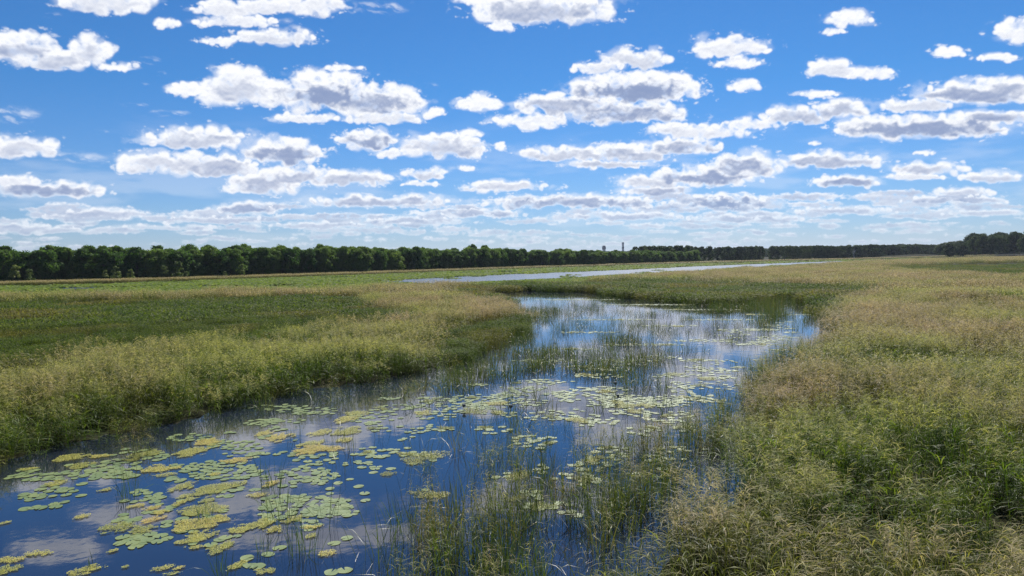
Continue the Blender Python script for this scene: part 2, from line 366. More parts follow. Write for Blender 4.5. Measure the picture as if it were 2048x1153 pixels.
def arcs(r, base, az, length, elev, droop, k):
    """curved centre lines: start at base, heading az, first elevation elev, bending down by droop (radians) along the way"""
    n = len(az); P = np.zeros((n, k, 3)); P[:, 0] = base
    for i in range(1, k):
        e = elev - droop*(i/(k-1))**1.3
        st = length/(k-1)
        P[:, i] = P[:, i-1] + np.stack([np.cos(az)*np.cos(e), np.sin(az)*np.cos(e), np.sin(e)], -1)*st[:, None]
    return P
def sides(r, az, jit=.6):
    a = az+math.pi/2+r.normal(0, jit, len(az)); z = r.normal(0, .35, len(az))
    v = np.stack([np.cos(a), np.sin(a), z], -1); return v/np.linalg.norm(v, axis=-1, keepdims=True)
def tall_tuft(seed, stems, rad, h, leafw, plumew, nleaf, nbr, k=4, leaflen=(.45, .85), plume=.34, plume_p=1.0, lean=.12):
    r = np.random.RandomState(seed); B = RB()
    n = stems
    rr = rad*np.sqrt(r.rand(n)); aa = r.rand(n)*6.283
    base = np.stack([rr*np.cos(aa), rr*np.sin(aa), np.full(n, -.02)], -1)
    H = h*r.uniform(.82, 1.12, n)
    saz = r.rand(n)*6.283; el = math.pi/2-np.abs(r.normal(0, lean, n))
    st = arcs(r, base, saz, H, el, r.uniform(0, .25, n), 4)
    B.add(st, np.stack([np.full(n, leafw*.55), np.full(n, leafw*.5), np.full(n, leafw*.4), np.full(n, leafw*.25)], 1), sides(r, saz, 3), r.uniform(.1, .5, n), 0)
    # leaves
    m = n*nleaf; idx = np.repeat(np.arange(n), nleaf)
    f = r.uniform(.08, .80, m)
    p = np.array([[np.interp(ff, [0, .333, .667, 1], st[i, :, c]) for c in range(3)] for i, ff in zip(idx, f)])
    az = r.rand(m)*6.283; ln = r.uniform(*leaflen, m)
    P = arcs(r, p, az, ln, r.uniform(.7, 1.35, m), r.uniform(.9, 2.3, m), k)
    prof = np.interp(np.linspace(0, 1, k), [0, .3, 1], [.55, 1, .06])
    B.add(P, leafw*r.uniform(.7, 1.25, m)[:, None]*prof[None], sides(r, az, .35), np.clip(r.normal(.35, .25, m)+.3*(f > .55), 0, 1), 0)
    # plumes: an open, many-branched head at the top of the stem
    has = np.where(r.rand(n) < plume_p)[0]
    if len(has) and nbr:
        m = len(has)*nbr; idx = np.repeat(has, nbr); t = np.tile(np.linspace(0, 1, nbr), len(has)) + r.uniform(-.04, .04, m)
        top = st[idx, 3]; dr = st[idx, 3]-st[idx, 2]; dr /= np.linalg.norm(dr, axis=-1, keepdims=True)
        p = top + dr*(t[:, None]-.55)*plume
        az = r.normal(.5, 1.0, m)
        P = arcs(r, p, az, plume*r.uniform(.35, .75, m)*(1.15-.6*np.clip(t, 0, 1)), r.uniform(.2, 1.1, m), r.uniform(.3, 1.5, m), 3)
        B.add(P, plumew*r.uniform(.6, 1.3, m)[:, None]*np.array([.5, 1.1, .35])[None], sides(r, az, 1.2), r.rand(m), 1)
    return B
def broad_tuft(seed, n, rad, h, w, k=3):
    r = np.random.RandomState(seed); B = RB()
    rr = rad*np.sqrt(r.rand(n)); aa = r.rand(n)*6.283
    z = h*r.uniform(.05, 1, n)**.7
    base = np.stack([rr*np.cos(aa), rr*np.sin(aa), z], -1); az = r.rand(n)*6.283
    P = arcs(r, base, az, w*r.uniform(2.2, 4.5, n), r.uniform(-.2, 1.2, n), r.uniform(.2, 1.3, n), k)
    prof = np.interp(np.linspace(0, 1, k), [0, .4, 1], [.3, 1, .08])
    B.add(P, w*r.uniform(.7, 1.3, n)[:, None]*prof[None], sides(r, az, .4), np.clip(r.normal(.35, .3, n), 0, 1), 0)
    m = n//3
    b2 = base[:m].copy(); b2[:, 2] = -.02
    st = np.stack([b2, (b2+base[:m])/2+r.normal(0, .02, (m, 3)), base[:m]], 1)
    B.add(st, np.full((m, 3), w*.18), sides(r, az[:m], 3), r.uniform(0, .4, m), 0)
    return B
def rush_tuft(seed, n, rad, h, w, bent=.25, k=4):
    r = np.random.RandomState(seed); B = RB()
    rr = rad*np.sqrt(r.rand(n)); aa = r.rand(n)*6.283
    base = np.stack([rr*np.cos(aa), rr*np.sin(aa), np.full(n, -.02)], -1); az = aa+r.normal(0, .8, n)
    H = h*r.uniform(.45, 1.1, n); dr = np.where(r.rand(n) < bent, r.uniform(.8, 2.2, n), r.uniform(0, .35, n))
    P = arcs(r, base, az, H, math.pi/2-np.abs(r.normal(0, .14, n)), dr, k)
    prof = np.interp(np.linspace(0, 1, k), [0, .5, 1], [.8, 1, .12])
    B.add(P, w*r.uniform(.6, 1.2, n)[:, None]*prof[None], sides(r, az, .8), np.clip(r.normal(.4, .28, n), 0, 1), 0)
    return B

def scatter(name, sources, x, y, z, vi, rz, scl, tint, mats=None, tilt=None):
    """one object that stands copies of its source tufts on its points (geometry nodes)"""
    sc = bpy.data.collections.new(name+'_tufts')
    for s in sources: sc.objects.link(s)
    n = len(x)
    me = bpy.data.meshes.new(name); me.vertices.add(n)
    me.vertices.foreach_set('co', np.stack([x, y, z+0*x], -1).astype(np.float32).ravel())
    a = me.attributes.new('vi', 'INT', 'POINT'); a.data.foreach_set('value', vi.astype(np.int32))
    a = me.attributes.new('tint', 'FLOAT', 'POINT'); a.data.foreach_set('value', tint.astype(np.float32))
    rot = np.zeros((n, 3), np.float32); rot[:, 2] = rz
    if tilt is not None: rot[:, 0] = tilt
    a = me.attributes.new('rt', 'FLOAT_VECTOR', 'POINT'); a.data.foreach_set('vector', rot.ravel())
    a = me.attributes.new('sz', 'FLOAT_VECTOR', 'POINT'); a.data.foreach_set('vector', np.asarray(scl, np.float32).ravel())
    o = bpy.data.objects.new(name, me); col.objects.link(o)
    ng = bpy.data.node_groups.new(name, 'GeometryNodeTree')
    ng.interface.new_socket('Geometry', in_out='INPUT', socket_type='NodeSocketGeometry')
    ng.interface.new_socket('Geometry', in_out='OUTPUT', socket_type='NodeSocketGeometry')
    L = ng.links.new
    gi = ng.nodes.new('NodeGroupInput'); go = ng.nodes.new('NodeGroupOutput')
    ci = ng.nodes.new('GeometryNodeCollectionInfo'); ci.inputs['Collection'].default_value = sc
    ci.inputs['Separate Children'].default_value = True; ci.inputs['Reset Children'].default_value = True
    ip = ng.nodes.new('GeometryNodeInstanceOnPoints'); ip.inputs['Pick Instance'].default_value = True
    def att(nm, ty):
        q = ng.nodes.new('GeometryNodeInputNamedAttribute'); q.data_type = ty; q.inputs['Name'].default_value = nm; return q.outputs['Attribute']
    L(gi.outputs[0], ip.inputs['Points']); L(ci.outputs[0], ip.inputs['Instance'])
    L(att('vi', 'INT'), ip.inputs['Instance Index']); L(att('rt', 'FLOAT_VECTOR'), ip.inputs['Rotation']); L(att('sz', 'FLOAT_VECTOR'), ip.inputs['Scale'])
    L(ip.outputs[0], go.inputs[0])
    md = o.modifiers.new('plants', 'NODES'); md.node_group = ng
    return o

# ---------------------------------------------------------------- where things grow (outlines seen in the photograph, laid on the ground)
TOP = 1.75                                       # height of the tall grass
CHANNEL = poly([(-500, 1150), (0, 955), (140, 905), (300, 872), (430, 845), (520, 805), (640, 786), (770, 772), (860, 750), (920, 728), (1000, 692),
                (1078, 655), (1040, 628), (985, 602), (930, 590), (1060, 583), (1190, 586), (1240, 596), (1330, 604), (1450, 614), (1530, 600), (1600, 598), (1650, 604, .8),
                (1640, 640, 1.2), (1590, 690, 1.4), (1500, 722, 1.3), (1465, 780, 1.2), (1420, 860, 1.2), (1365, 930, 1.0), (1260, 1010, .8), (1120, 1153, .6), (960, 1700, 0), (-900, 1700)])
# the back edge of the near marsh, beyond which the lake lies
MARSH_BACK = poly([(-400, 590), (0, 582), (300, 578), (560, 572), (760, 566), (950, 560), (1150, 555), (1250, 549), (1350, 542), (1500, 533.5), (1600, 527.5), (1700, 521.5), (1800, 518), (1920, 514.5), (2048, 511.5), (2400, 505)], TOP)
NEAR_MARSH = np.concatenate([MARSH_BACK, [[500, 60], [300, -10], [-300, -10], [-300, 60]]])
SHORE = poly([(-300, 584), (0, 571), (350, 562), (700, 550), (1050, 537), (1400, 526), (1600, 521.3), (1750, 518), (1900, 513.5), (2100, 508)])
def shore_pt(t):
    i = np.clip((np.asarray(t)*(len(SHORE)-1)), 0, len(SHORE)-1.001); k = i.astype(int); f = (i-k)[..., None]
    return SHORE[k]*(1-f)+SHORE[k+1]*f
FAR_LAND = np.concatenate([SHORE, [[5000, 2500], [5000, 9000], [-6000, 9000], [-6000, 100]]])
OPEN = poly([(720, 563.5), (800, 559.5), (1000, 550), (1250, 540), (1400, 533), (1560, 527), (1680, 522.5), (1700, 524), (1500, 535), (1300, 548), (1100, 560), (860, 571)])
OPEN2 = poly([(60, 576.5), (420, 571.5), (480, 573), (100, 579)])
CH_EDGE = CHANNEL
def edge_dist(x, y):
    """metres to the channel's edge"""
    d = np.full(np.shape(x), 1e9)
    n = len(CH_EDGE)
    for i in range(n):
        a, b = CH_EDGE[i], CH_EDGE[(i+1) % n]; ab = b-a
        t = np.clip(((x-a[0])*ab[0]+(y-a[1])*ab[1])/(ab@ab+1e-9), 0, 1)
        d = np.minimum(d, np.hypot(x-a[0]-t*ab[0], y-a[1]-t*ab[1]))
    return d
def is_veg(x, y): return inside(NEAR_MARSH, x, y) & ~inside(CHANNEL, x, y)

# ground and water
def build_ground():
    na, nr = 420, 330
    a = np.radians(np.linspace(-75, 75, na)); rr = np.concatenate([np.geomspace(2, 1200, nr-30), np.geomspace(1300, 12000, 30)])
    Rr, Aa = np.meshgrid(rr, a, indexing='ij'); x = Rr*np.sin(Aa); y = Rr*np.cos(Aa)
    v = is_veg(x, y); f = inside(FAR_LAND, x, y)
    dc = np.full(x.shape, 99.); near = np.hypot(x, y) < 130
    dc[near] = edge_dist(x[near], y[near])
    z = np.where(v & (dc > 1.0), .03, -.6); z = np.where(f, .35, z)
    z = z + (fbm(x*.15+200, y*.15+200, 301, 3)-.5)*.05
    # the low wooded hill at the right and the rise behind the wood
    z += np.where(f, 5.5*np.exp(-(((x-425)/75)**2+((y-630)/110)**2)), 0)
    z += np.where(f, HILL(x, y), 0)
    V = np.stack([x, y, z], -1).reshape(-1, 3)
    i = np.arange(nr-1)[:, None]*na+np.arange(na-1)[None, :]
    F = np.stack([i, i+na, i+na+1, i+1], -1).reshape(-1, 4)
    o = mesh_obj('ground', V, F, M['mud'], smooth=True); tag(o, 'wet dark mud the marsh plants are rooted in', 'ground', kind='structure')
def HILL(x, y):
    az = np.degrees(np.arctan2(x, y)); d = np.hypot(x, y)
    return sstep(1100, 1700, d)*sstep(3600, 2200, d)*(4.5*sstep(14, 34, az) + 3*fbm(x*.003+50, y*.003+50, 311, 3))
build_ground()
V = np.array([[-9000, -200, 0], [9000, -200, 0], [9000, 12000, 0], [-9000, 12000, 0]], float)
w = mesh_obj('water', V, np.array([[0, 1, 2, 3]]), M['water']); tag(w, 'still dark water mirroring the blue sky and the clouds', 'water', kind='structure')

def strip_sheet(P, name, label):
    Vs = [(p[0], p[1], .006) for p in P]
    o = mesh_obj(name, Vs, [list(range(len(Vs)))], M['ripple']); tag(o, label, 'water', kind='structure')
strip_sheet(OPEN, 'lake_water', 'bright wind rippled strip of open lake water between marsh and far wood')
strip_sheet(OPEN2, 'lake_water', 'thin pale streak of open lake water at the far left')

# ---------------------------------------------------------------- the tall marsh grass
def zpoly(pts, z=1.4): return poly(pts, z)
GREEN_ZONES = [  # lower, leafy green growth instead of tall plumed grass
    zpoly([(-300, 606), (100, 598), (400, 596), (720, 590), (740, 612), (860, 640), (640, 655), (560, 672), (440, 684), (250, 700), (0, 716), (-300, 735)], 1.0),
    zpoly([(880, 578), (950, 566), (1150, 562), (1350, 558), (1500, 566), (1790, 574), (1740, 592), (1660, 600), (1640, 612), (1300, 612), (1100, 600), (930, 600)], 1.0),
    zpoly([(900, 652), (1000, 634), (1040, 624), (1100, 640), (1080, 672), (960, 700), (860, 705)], 1.0),
    zpoly([(1740, 532), (1900, 524), (2300, 516), (2400, 556), (2048, 552), (1850, 545)], 1.2),
]
LOW = zpoly([(-300, 592), (100, 590), (420, 592), (560, 600), (300, 609), (-300, 618)], .5)
DARK_GREEN = zpoly([(1830, 900), (1960, 840), (2200, 850), (2300, 1060), (1980, 1060), (1860, 1000)], 1.4)
def sample(n, rmin, rmax, amax=46):
    r = np.sqrt(RNG.rand(n)*(rmax**2-rmin**2)+rmin**2); a = np.radians(RNG.uniform(-amax, amax, n))
    return r*np.sin(a), r*np.cos(a)
def band(n_per_m2, rmin, rmax, amax=42):
    area = math.radians(2*amax)/2*(rmax**2-rmin**2)
    return sample(int(area*n_per_m2), rmin, rmax, amax)
LM = [M['leaf'], M['plume']]
src = []
NEARV = 7
for k in range(NEARV):   # near: many thin leaves, open heads
    plumed = k < 5
    src.append(tall_tuft(100+k, 11, .38, 1.62 if plumed else 1.5, .021, .011, 6, 22 if plumed else 4, k=5, plume=.50, plume_p=.48 if plumed else .2, leaflen=(.35, .75)).build('wild_rice_tuft', LM, link=False))
MIDV = 6
for k in range(4):    # middle distance
    src.append(tall_tuft(200+k, 15, .75, 1.6, .026, .019, 4, 12, k=4, plume=.42, plume_p=1, leaflen=(.4, .8)).build('wild_rice_tuft', LM, link=False))
FARV = 3
for k in range(2):
    src.append(tall_tuft(250+k, 15, .75, 1.35, .034, .017, 6, 1, k=4, plume=.3, plume_p=.3, leaflen=(.4, .8)).build('wild_rice_tuft', LM, link=False))
for k in range(FARV):    # far
    src.append(tall_tuft(300+k, 44, 2.0, 1.6, .06, .05, 3, 4, k=3, plume=.42, plume_p=1, leaflen=(.5, .9)).build('wild_rice_tuft', LM, link=False))
for i, s in enumerate(src): s.name = 'wild_rice_tuft_%02d' % i
def pnoise(x, y, s, seed, o=3): return fbm(x/s+100, y/s+100, seed, o)
X, Y, VI, SC, TI = [], [], [], [], []
for (rmin, rmax, den, v0, vn) in ((7.0, 34, 2.3, 0, NEARV), (31, 95, 1.35, NEARV, MIDV), (88, 240, .22, NEARV+MIDV, FARV), (235, 620, .085, NEARV+MIDV, FARV)):
    x, y = band(den, rmin, rmax)
    ok = is_veg(x, y)
    for P in GREEN_ZONES: ok &= ~inside(P, x+RNG.normal(0, .012*rmin, len(x)), y+RNG.normal(0, .03*rmin, len(x)))
    x, y = x[ok], y[ok]
    ed = edge_dist(x, y) if rmax < 200 else np.full(len(x), 9.)
    gap = pnoise(x, y, 2.6, 401); left = x < G(1200, 900)[0]-0*y
    keep = RNG.rand(len(x)) < np.where(rmax < 60, np.clip(1.25-2.2*np.clip(gap-.50, 0, 1)*3, .40, 1), 1)
    keep &= RNG.rand(len(x)) < np.clip(.22+ed/2.6, 0, 1)
    x, y, ed = x[keep], y[keep], ed[keep]
    n = len(x)
    vi = v0+RNG.randint(0, vn, n)
    gp = pnoise(x/1.6, y, 5.5, 406, 3)          # greener patches among the plumes
    if v0 == NEARV:
        vi = np.where(RNG.rand(n) < np.clip((gp-.46)*5, .12, .9), NEARV+4+RNG.randint(0, 2, n), NEARV+RNG.randint(0, 4, n))
    if v0 == 0:
        green_edge = (ed < 4.8+2.5*pnoise(x, y, 2, 402)) & (x < 3)
        vi = np.where((green_edge | inside(DARK_GREEN, x, y)) & (RNG.rand(n) < .75), 5+RNG.randint(0, 2, n), np.where(RNG.rand(n) < np.clip((gp-.44)*5, .22, .85), 5+RNG.randint(0, 2, n), RNG.randint(0, 5, n)))
    t = pnoise(x, y, 9, 403, 4)*2.6 - .85 + .25*(pnoise(x, y, 2.0, 404)-.5)
    t += .35*np.clip((np.hypot(x, y)-30)/60, 0, 1) - .05*np.clip((26-np.hypot(x, y))/12, 0, 1)
    hsc = .58+.40*pnoise(x, y, 6, 405)+.42*pnoise(x, y, 1.7, 407, 2)
    hsc *= np.clip(.52+ed/5.0+RNG.normal(0, .08, len(x)), .4, 1)
    X.append(x); Y.append(y); VI.append(vi); TI.append(np.clip(t, 0, 1)); SC.append(np.stack([.95+.2*RNG.rand(n), .95+.2*RNG.rand(n), hsc], -1))
# the strip of the same grass along the far shore
t = RNG.rand(1900); p = shore_pt(t*.93); dn = p/np.linalg.norm(p, axis=1, keepdims=True); p = p-dn*RNG.uniform(1, 16, (len(t), 1))*(np.linalg.norm(p, axis=1, keepdims=True)/300)
x, y = p[:, 0], p[:, 1]; n = len(x)
X.append(x); Y.append(y); VI.append(NEARV+MIDV+RNG.randint(0, FARV, n)); TI.append(RNG.uniform(.5, 1, n)); SC.append(np.stack([1.2+0*x, 1.2+0*x, .55+.2*RNG.rand(n)], -1))
x, y, vi, ti = map(np.concatenate, (X, Y, VI, TI)); sz = np.concatenate(SC)
print('tall tufts', len(x))
o = scatter('marsh_grass', src, x, y, 0, vi, RNG.normal(0, .8, len(x)), sz, ti)
tag(o, 'tall feathery wild rice with pale tan plumes covering the marsh on both sides', 'grass', kind='stuff')

# ---------------------------------------------------------------- lower leafy plants
src = []
for k in range(3): src.append(broad_tuft(500+k, 420, .75, .95, .036).build('leafy_tuft_%02d' % k, M['broad'], link=False))
for k in range(3): src.append(broad_tuft(510+k, 620, 2.0, 1.0, .085).build('leafy_tuft_%02d' % (3+k), M['broad'], link=False))
X, Y, VI, SC, TI = [], [], [], [], []
for (rmin, rmax, den, v0) in ((20, 75, 1.0, 0), (70, 300, .34, 3)):
    x, y = band(den, rmin, rmax)
    ok = np.zeros(len(x), bool)
    for P in GREEN_ZONES: ok |= inside(P, x+RNG.normal(0, .012*rmin, len(x)), y+RNG.normal(0, .03*rmin, len(x)))
    ok &= is_veg(x, y); x, y = x[ok], y[ok]; n = len(x)
    X.append(x); Y.append(y); VI.append(v0+RNG.randint(0, 3, n)); TI.append(np.clip((pnoise(x, y, 7, 411, 4)-.47)*3.4, 0, 1))
    SC.append(np.stack([1+.2*RNG.rand(n), 1+.2*RNG.rand(n), (.45+.6*pnoise(x, y, 7, 412)+.5*pnoise(x, y, 1.8, 413, 2))*np.where(inside(LOW, x, y), .4, 1)], -1))
# undergrowth: a thin leafy layer low among the tall grass
x, y = band(.45, 7, 60); ok = is_veg(x, y) & (edge_dist(x, y) > .8); x, y = x[ok], y[ok]; n = len(x)
X.append(x); Y.append(y); VI.append(RNG.randint(0, 3, n)); TI.append(RNG.uniform(0, .6, n)); SC.append(np.stack([1+0*x, 1+0*x, .45+.25*RNG.rand(n)], -1))
x, y, vi, ti = map(np.concatenate, (X, Y, VI, TI)); sz = np.concatenate(SC); print('leafy', len(x))
o = scatter('leafy_ground_cover', src, x, y, 0, vi, RNG.rand(len(x))*6.283, sz, ti)
tag(o, 'low leafy green water plants in the left marsh and behind the channel', 'water plants', kind='stuff')

# ---------------------------------------------------------------- sparse stems standing in the channel
src = [rush_tuft(600+k, n_, r_, h_, w_).build('rush_tuft_%02d' % k, M['rush'], link=False) for k, (n_, r_, h_, w_) in enumerate(
    [(6, .25, 1.1, .014), (12, .35, 1.25, .016), (20, .30, 1.1, .018), (5, .4, 1.4, .011)])]
src += [tall_tuft(620+k, 6, .30, 1.25, .018, .007, 6, 12, k=5, plume=.38, leaflen=(.3, .6)).build('rush_tuft_%02d' % (4+k), LM, link=False) for k in range(3)]
src += [rush_tuft(640+k, 13, .7, 1.05, .024).build('rush_tuft_%02d' % (7+k), M['rush'], link=False) for k in range(2)]
EM = [  # picture regions, density per square metre, kinds, spread
    ([(1000, 860), (1380, 850), (1420, 930), (1300, 1010), (1200, 1160), (1000, 1300), (640, 1300), (700, 1130), (760, 1010), (860, 930)], 2.6, (0, 1, 3, 1, 0, 5, 1), .95),
    ([(1000, 900), (1400, 880), (1200, 1160), (900, 1400), (760, 1300), (840, 1040)], 3.0, (1, 0, 4, 3, 2, 1), 1.0),
    ([(880, 985), (1330, 960), (1230, 1160), (700, 1300), (640, 1300), (740, 1120)], 4.6, (1, 0, 2, 1, 6, 0, 2), 1.0),
    ([(1180, 900), (1420, 840), (1480, 760), (1560, 700), (1600, 690), (1700, 720), (1500, 900), (1340, 1010), (1200, 1153)], 6.5, (1, 2, 4, 5, 0, 1), 1.0),
    ([(900, 735), (1010, 690), (1075, 650), (1140, 672), (1230, 662), (1350, 700), (1290, 735), (1340, 775), (1200, 748), (1130, 790), (1040, 745), (860, 775)], 3.0, (1, 7, 8, 8, 7), 1.0),
    ([(820, 775), (950, 715), (1000, 745), (920, 790), (760, 820), (640, 800)], 1.6, (0, 1, 7), .85),
    ([(1020, 615), (1110, 610), (1180, 640), (1120, 670), (1060, 660)], 1.6, (7, 8), 1.0),
    ([(1430, 600), (1640, 600), (1650, 640), (1560, 648), (1500, 640), (1420, 622)], 2.4, (7, 8, 8), 1.4),
    ([(980, 590), (1640, 605), (1620, 700), (1400, 860), (1000, 860), (1000, 700)], 1.5, (0, 1, 3, 7), .85),
    ([(-200, 1000), (0, 958), (140, 905), (300, 872), (430, 845), (520, 805), (640, 786), (770, 772), (860, 750), (920, 728), (940, 760), (800, 800), (640, 815), (540, 835), (440, 868), (300, 895), (140, 930), (0, 985)], 1.6, (0, 1, 0, 6), .75),
    ([(620, 850), (1000, 780), (1000, 930), (600, 960)], .5, (0, 3, 0), .8),
    ([(900, 800), (1420, 760), (1400, 860), (1000, 930), (800, 930)], 1.2, (0, 1, 3, 1), .85),
]
X, Y, VI, SC, TI = [], [], [], [], []
for (pp, den, kinds, hs) in EM:
    P = poly(pp, .3); lo, hi = P.min(0), P.max(0); n = int((hi-lo).prod()*den)
    x = RNG.uniform(lo[0], hi[0], n); y = RNG.uniform(lo[1], hi[1], n)
    cl = pnoise(x, y, 1.1 if pp[0][1] > 780 else 2.6, 421, 3); ok = inside(P, x, y) & (RNG.rand(n) < (np.clip((cl-.38)*3.5, .06, 1) if pp[0][1] > 780 else np.clip((cl-.46)*6, .03, 1))) & (np.hypot(x, y) > 7)
    x, y = x[ok], y[ok]; n = len(x)
    X.append(x); Y.append(y); VI.append(np.array(kinds)[RNG.randint(0, len(kinds), n)]); TI.append(np.where(RNG.rand(n) < .1, 1, RNG.uniform(0, .45, n)))
    SC.append(np.stack([1+0*x, 1+0*x, hs*RNG.uniform(.65, 1.1, n)], -1))
x, y, vi, ti = map(np.concatenate, (X, Y, VI, TI)); sz = np.concatenate(SC); print('rushes', len(x))
o = scatter('water_reeds', src, x, y, 0, vi, RNG.rand(len(x))*6.283, sz, ti)
tag(o, 'sparse thin green stems standing in the shallow open water', 'reeds', kind='stuff')

# ---------------------------------------------------------------- trees
def crown_mesh(seed, h, rad, clumps, leaves, leaf, low=.06, topw=.55):
    r = np.random.RandomState(seed)
    t = r.rand(clumps)**.8; t[:4] = (.97, .93, .88, .9)
    z = h*(low+(1-low)*t*.95)
    env = rad*(1.0-np.abs((t-.42)/.62)**3.2*.85).clip(.12)
    a = r.rand(clumps)*6.283; q = env*np.sqrt(r.rand(clumps))*.85
    c = np.stack([q*np.cos(a), q*np.sin(a), z], -1)
    cr = rad*r.uniform(.22, .46, clumps)*(1.1-.35*t)
    idx = np.repeat(np.arange(clumps), leaves); n = len(idx)
    d = r.normal(0, 1, (n, 3)); d /= np.linalg.norm(d, axis=1, keepdims=True)
    d[:, 2] *= .75
    rr = cr[idx]*r.uniform(.45, 1.08, n)**.6
    P = c[idx]+d*rr[:, None]; P[:, 2] = np.clip(P[:, 2], .1, h*1.04)
    nr = d+r.normal(0, .40, (n, 3)); nr[:, 2] += .25; nr /= np.linalg.norm(nr, axis=1, keepdims=True)
    up = r.normal(0, 1, (n, 3)); u = np.cross(nr, up); u /= np.linalg.norm(u, axis=1, keepdims=True); v = np.cross(nr, u)
    s = leaf*r.uniform(.5, 1.25, n)[:, None]
    V = np.stack([P-u*s, P-v*s*.75, P+u*s, P+v*s*.75], 1).reshape(-1, 3)
    F = np.arange(n*4).reshape(-1, 4)
    tone = np.repeat(np.clip(r.normal(.35, .22, n)+.25*(r.rand(clumps)[idx]-.3), 0, 1), 4)
    return V, F, tone
def trunk_mesh(seed, h, r0):
    r = np.random.RandomState(seed); V = []; F = []
    def limb(p0, p1, ra, rb, seg=4, sides_=7):
        p0 = np.array(p0); p1 = np.array(p1); dr = p1-p0; dr = dr/np.linalg.norm(dr)
        u = np.cross(dr, [0, 0, 1.0] if abs(dr[2]) < .9 else [1.0, 0, 0]); u /= np.linalg.norm(u); v = np.cross(dr, u); b = len(V)
        for i in range(seg+1):
            f = i/seg; c = p0+(p1-p0)*f+np.append(r.normal(0, .05*ra/r0*h*.1, 2), 0)*(0 < i < seg); q = ra+(rb-ra)*f
            for k in range(sides_): a = 6.283*k/sides_; V.append(c+(u*math.cos(a)+v*math.sin(a))*q)
        for i in range(seg):
            for k in range(sides_): k2 = (k+1) % sides_; F.append([b+i*sides_+k, b+i*sides_+k2, b+(i+1)*sides_+k2, b+(i+1)*sides_+k])
    limb((0, 0, -.4), (r.normal(0, .2), r.normal(0, .2), h*.82), r0, r0*.22, 6)
    for k in range(6):
        z = h*r.uniform(.25, .65); a = r.rand()*6.283; l = h*r.uniform(.18, .3)
        limb((0, 0, z), (math.cos(a)*l*.8, math.sin(a)*l*.8, z+l*.8), r0*.42, r0*.08, 3, 5)
    return np.array(V), F
CROWNS = []; TRUNKS = []
for k in range(7):
    hh = (10.6, 10.3, 11.0, 10.0, 10.4, 9.8, 10.8)[k]; rd = (3.7, 4.2, 3.3, 4.0, 3.5, 4.4, 3.9)[k]
    Vc, Fc, tn = crown_mesh(700+k, hh, rd, 70, 120, .24)
    CROWNS.append(mesh_obj('crown', Vc, Fc, M['crown'], attrs={'tone': tn}, link=False).data)
    Vt, Ft = trunk_mesh(720+k, hh, .22); TRUNKS.append(mesh_obj('trunk', Vt, Ft, M['bark'], link=False).data)
SMALL = []
for k in range(3):
    Vc, Fc, tn = crown_mesh(740+k, 4.6, 1.5, 26, 70, .15, low=.05)
    SMALL.append((mesh_obj('crown', Vc, Fc, M['crown_pale'], attrs={'tone': tn}, link=False).data,
                  mesh_obj('trunk', *trunk_mesh(750+k, 4.6, .09), M['bark'], link=False).data))
def ground_z(x, y):
    return .33+5.5*math.exp(-(((x-425)/75)**2+((y-630)/110)**2))+float(HILL(np.array(x), np.array(y)))
CROWNS_SHADED = []
for k in range(4):
    Vc, Fc, tn = crown_mesh(730+k, 10.6, 4.2, 60, 90, .26); CROWNS_SHADED.append(mesh_obj('crown', Vc, Fc, M['crown_shaded'], attrs={'tone': tn}, link=False).data)
def tree(x, y, k, s, sz, label, group, cat='tree', name='broadleaf_tree', small=False, dark=False):
    t = empty(name, (x, y, ground_z(x, y)), random.uniform(0, 6.28)); t.scale = (s, s, s*sz)
    tag(t, label, cat, group)
    cm, tm = SMALL[k % 3] if small else (CROWNS_SHADED[k % 4] if dark else CROWNS[k % 7], TRUNKS[k % 7])
    for nm, me in (('crown', cm), ('trunk', tm)):
        c = bpy.data.objects.new(nm, me); col.objects.link(c); c.parent = t
    return t
# the wood along the far shore, standing in three rows
TL = [G(px, py) for px, py in ((-120, 573.5), (0, 569.5), (350, 560.5), (700, 549), (1050, 536.3), (1400, 525.6))]
def along(s):
    seg = [np.linalg.norm(TL[i+1]-TL[i]) for i in range(len(TL)-1)]; tot = sum(seg); d = s*tot
    for i, g in enumerate(seg):
        if d <= g or i == len(seg)-1: return TL[i]+(TL[i+1]-TL[i])*d/g, (TL[i+1]-TL[i])/g
        d -= g
for row, (n, off, lab) in enumerate(((104, 2.5, 'dense dark tree in the front row of the far wood'),
                                (92, 7.5, 'dark tree just behind the front row of the far wood'),
                                (76, 14, 'treetop showing over the rest at the back of the far wood'))):
    for i in range(n):
        s = (i+random.uniform(-.45, .45)+.5)/n; s = min(max(s, 0), 1)
        p, d = along(s); nrm = np.array([-d[1], d[0]]); nrm = nrm if nrm @ p > 0 else -nrm
        q = p+nrm*(off+random.uniform(-1.6, 1.6))
        hz = float(1+.14*(fbm(np.array(s*22.+3), np.array(1.5), 761, 3)-.5)*2)
        if s > .5: hz *= 1-.20*min(1, (s-.5)/.28)
        w_ = (', at its left end', ', in its left half', ', in its right half', ', by the chimney')[min(3, int(to_px(q[0], q[1], 0.)[0]//330))]
        tree(q[0], q[1], random.randrange(7), random.uniform(.92, 1.08), hz*random.uniform(.95, 1.03)*(.93, .97, 1.0)[row], lab+w_, ('front row trees of the far wood', 'second row trees of the far wood', 'back row trees of the far wood')[row]+w_)
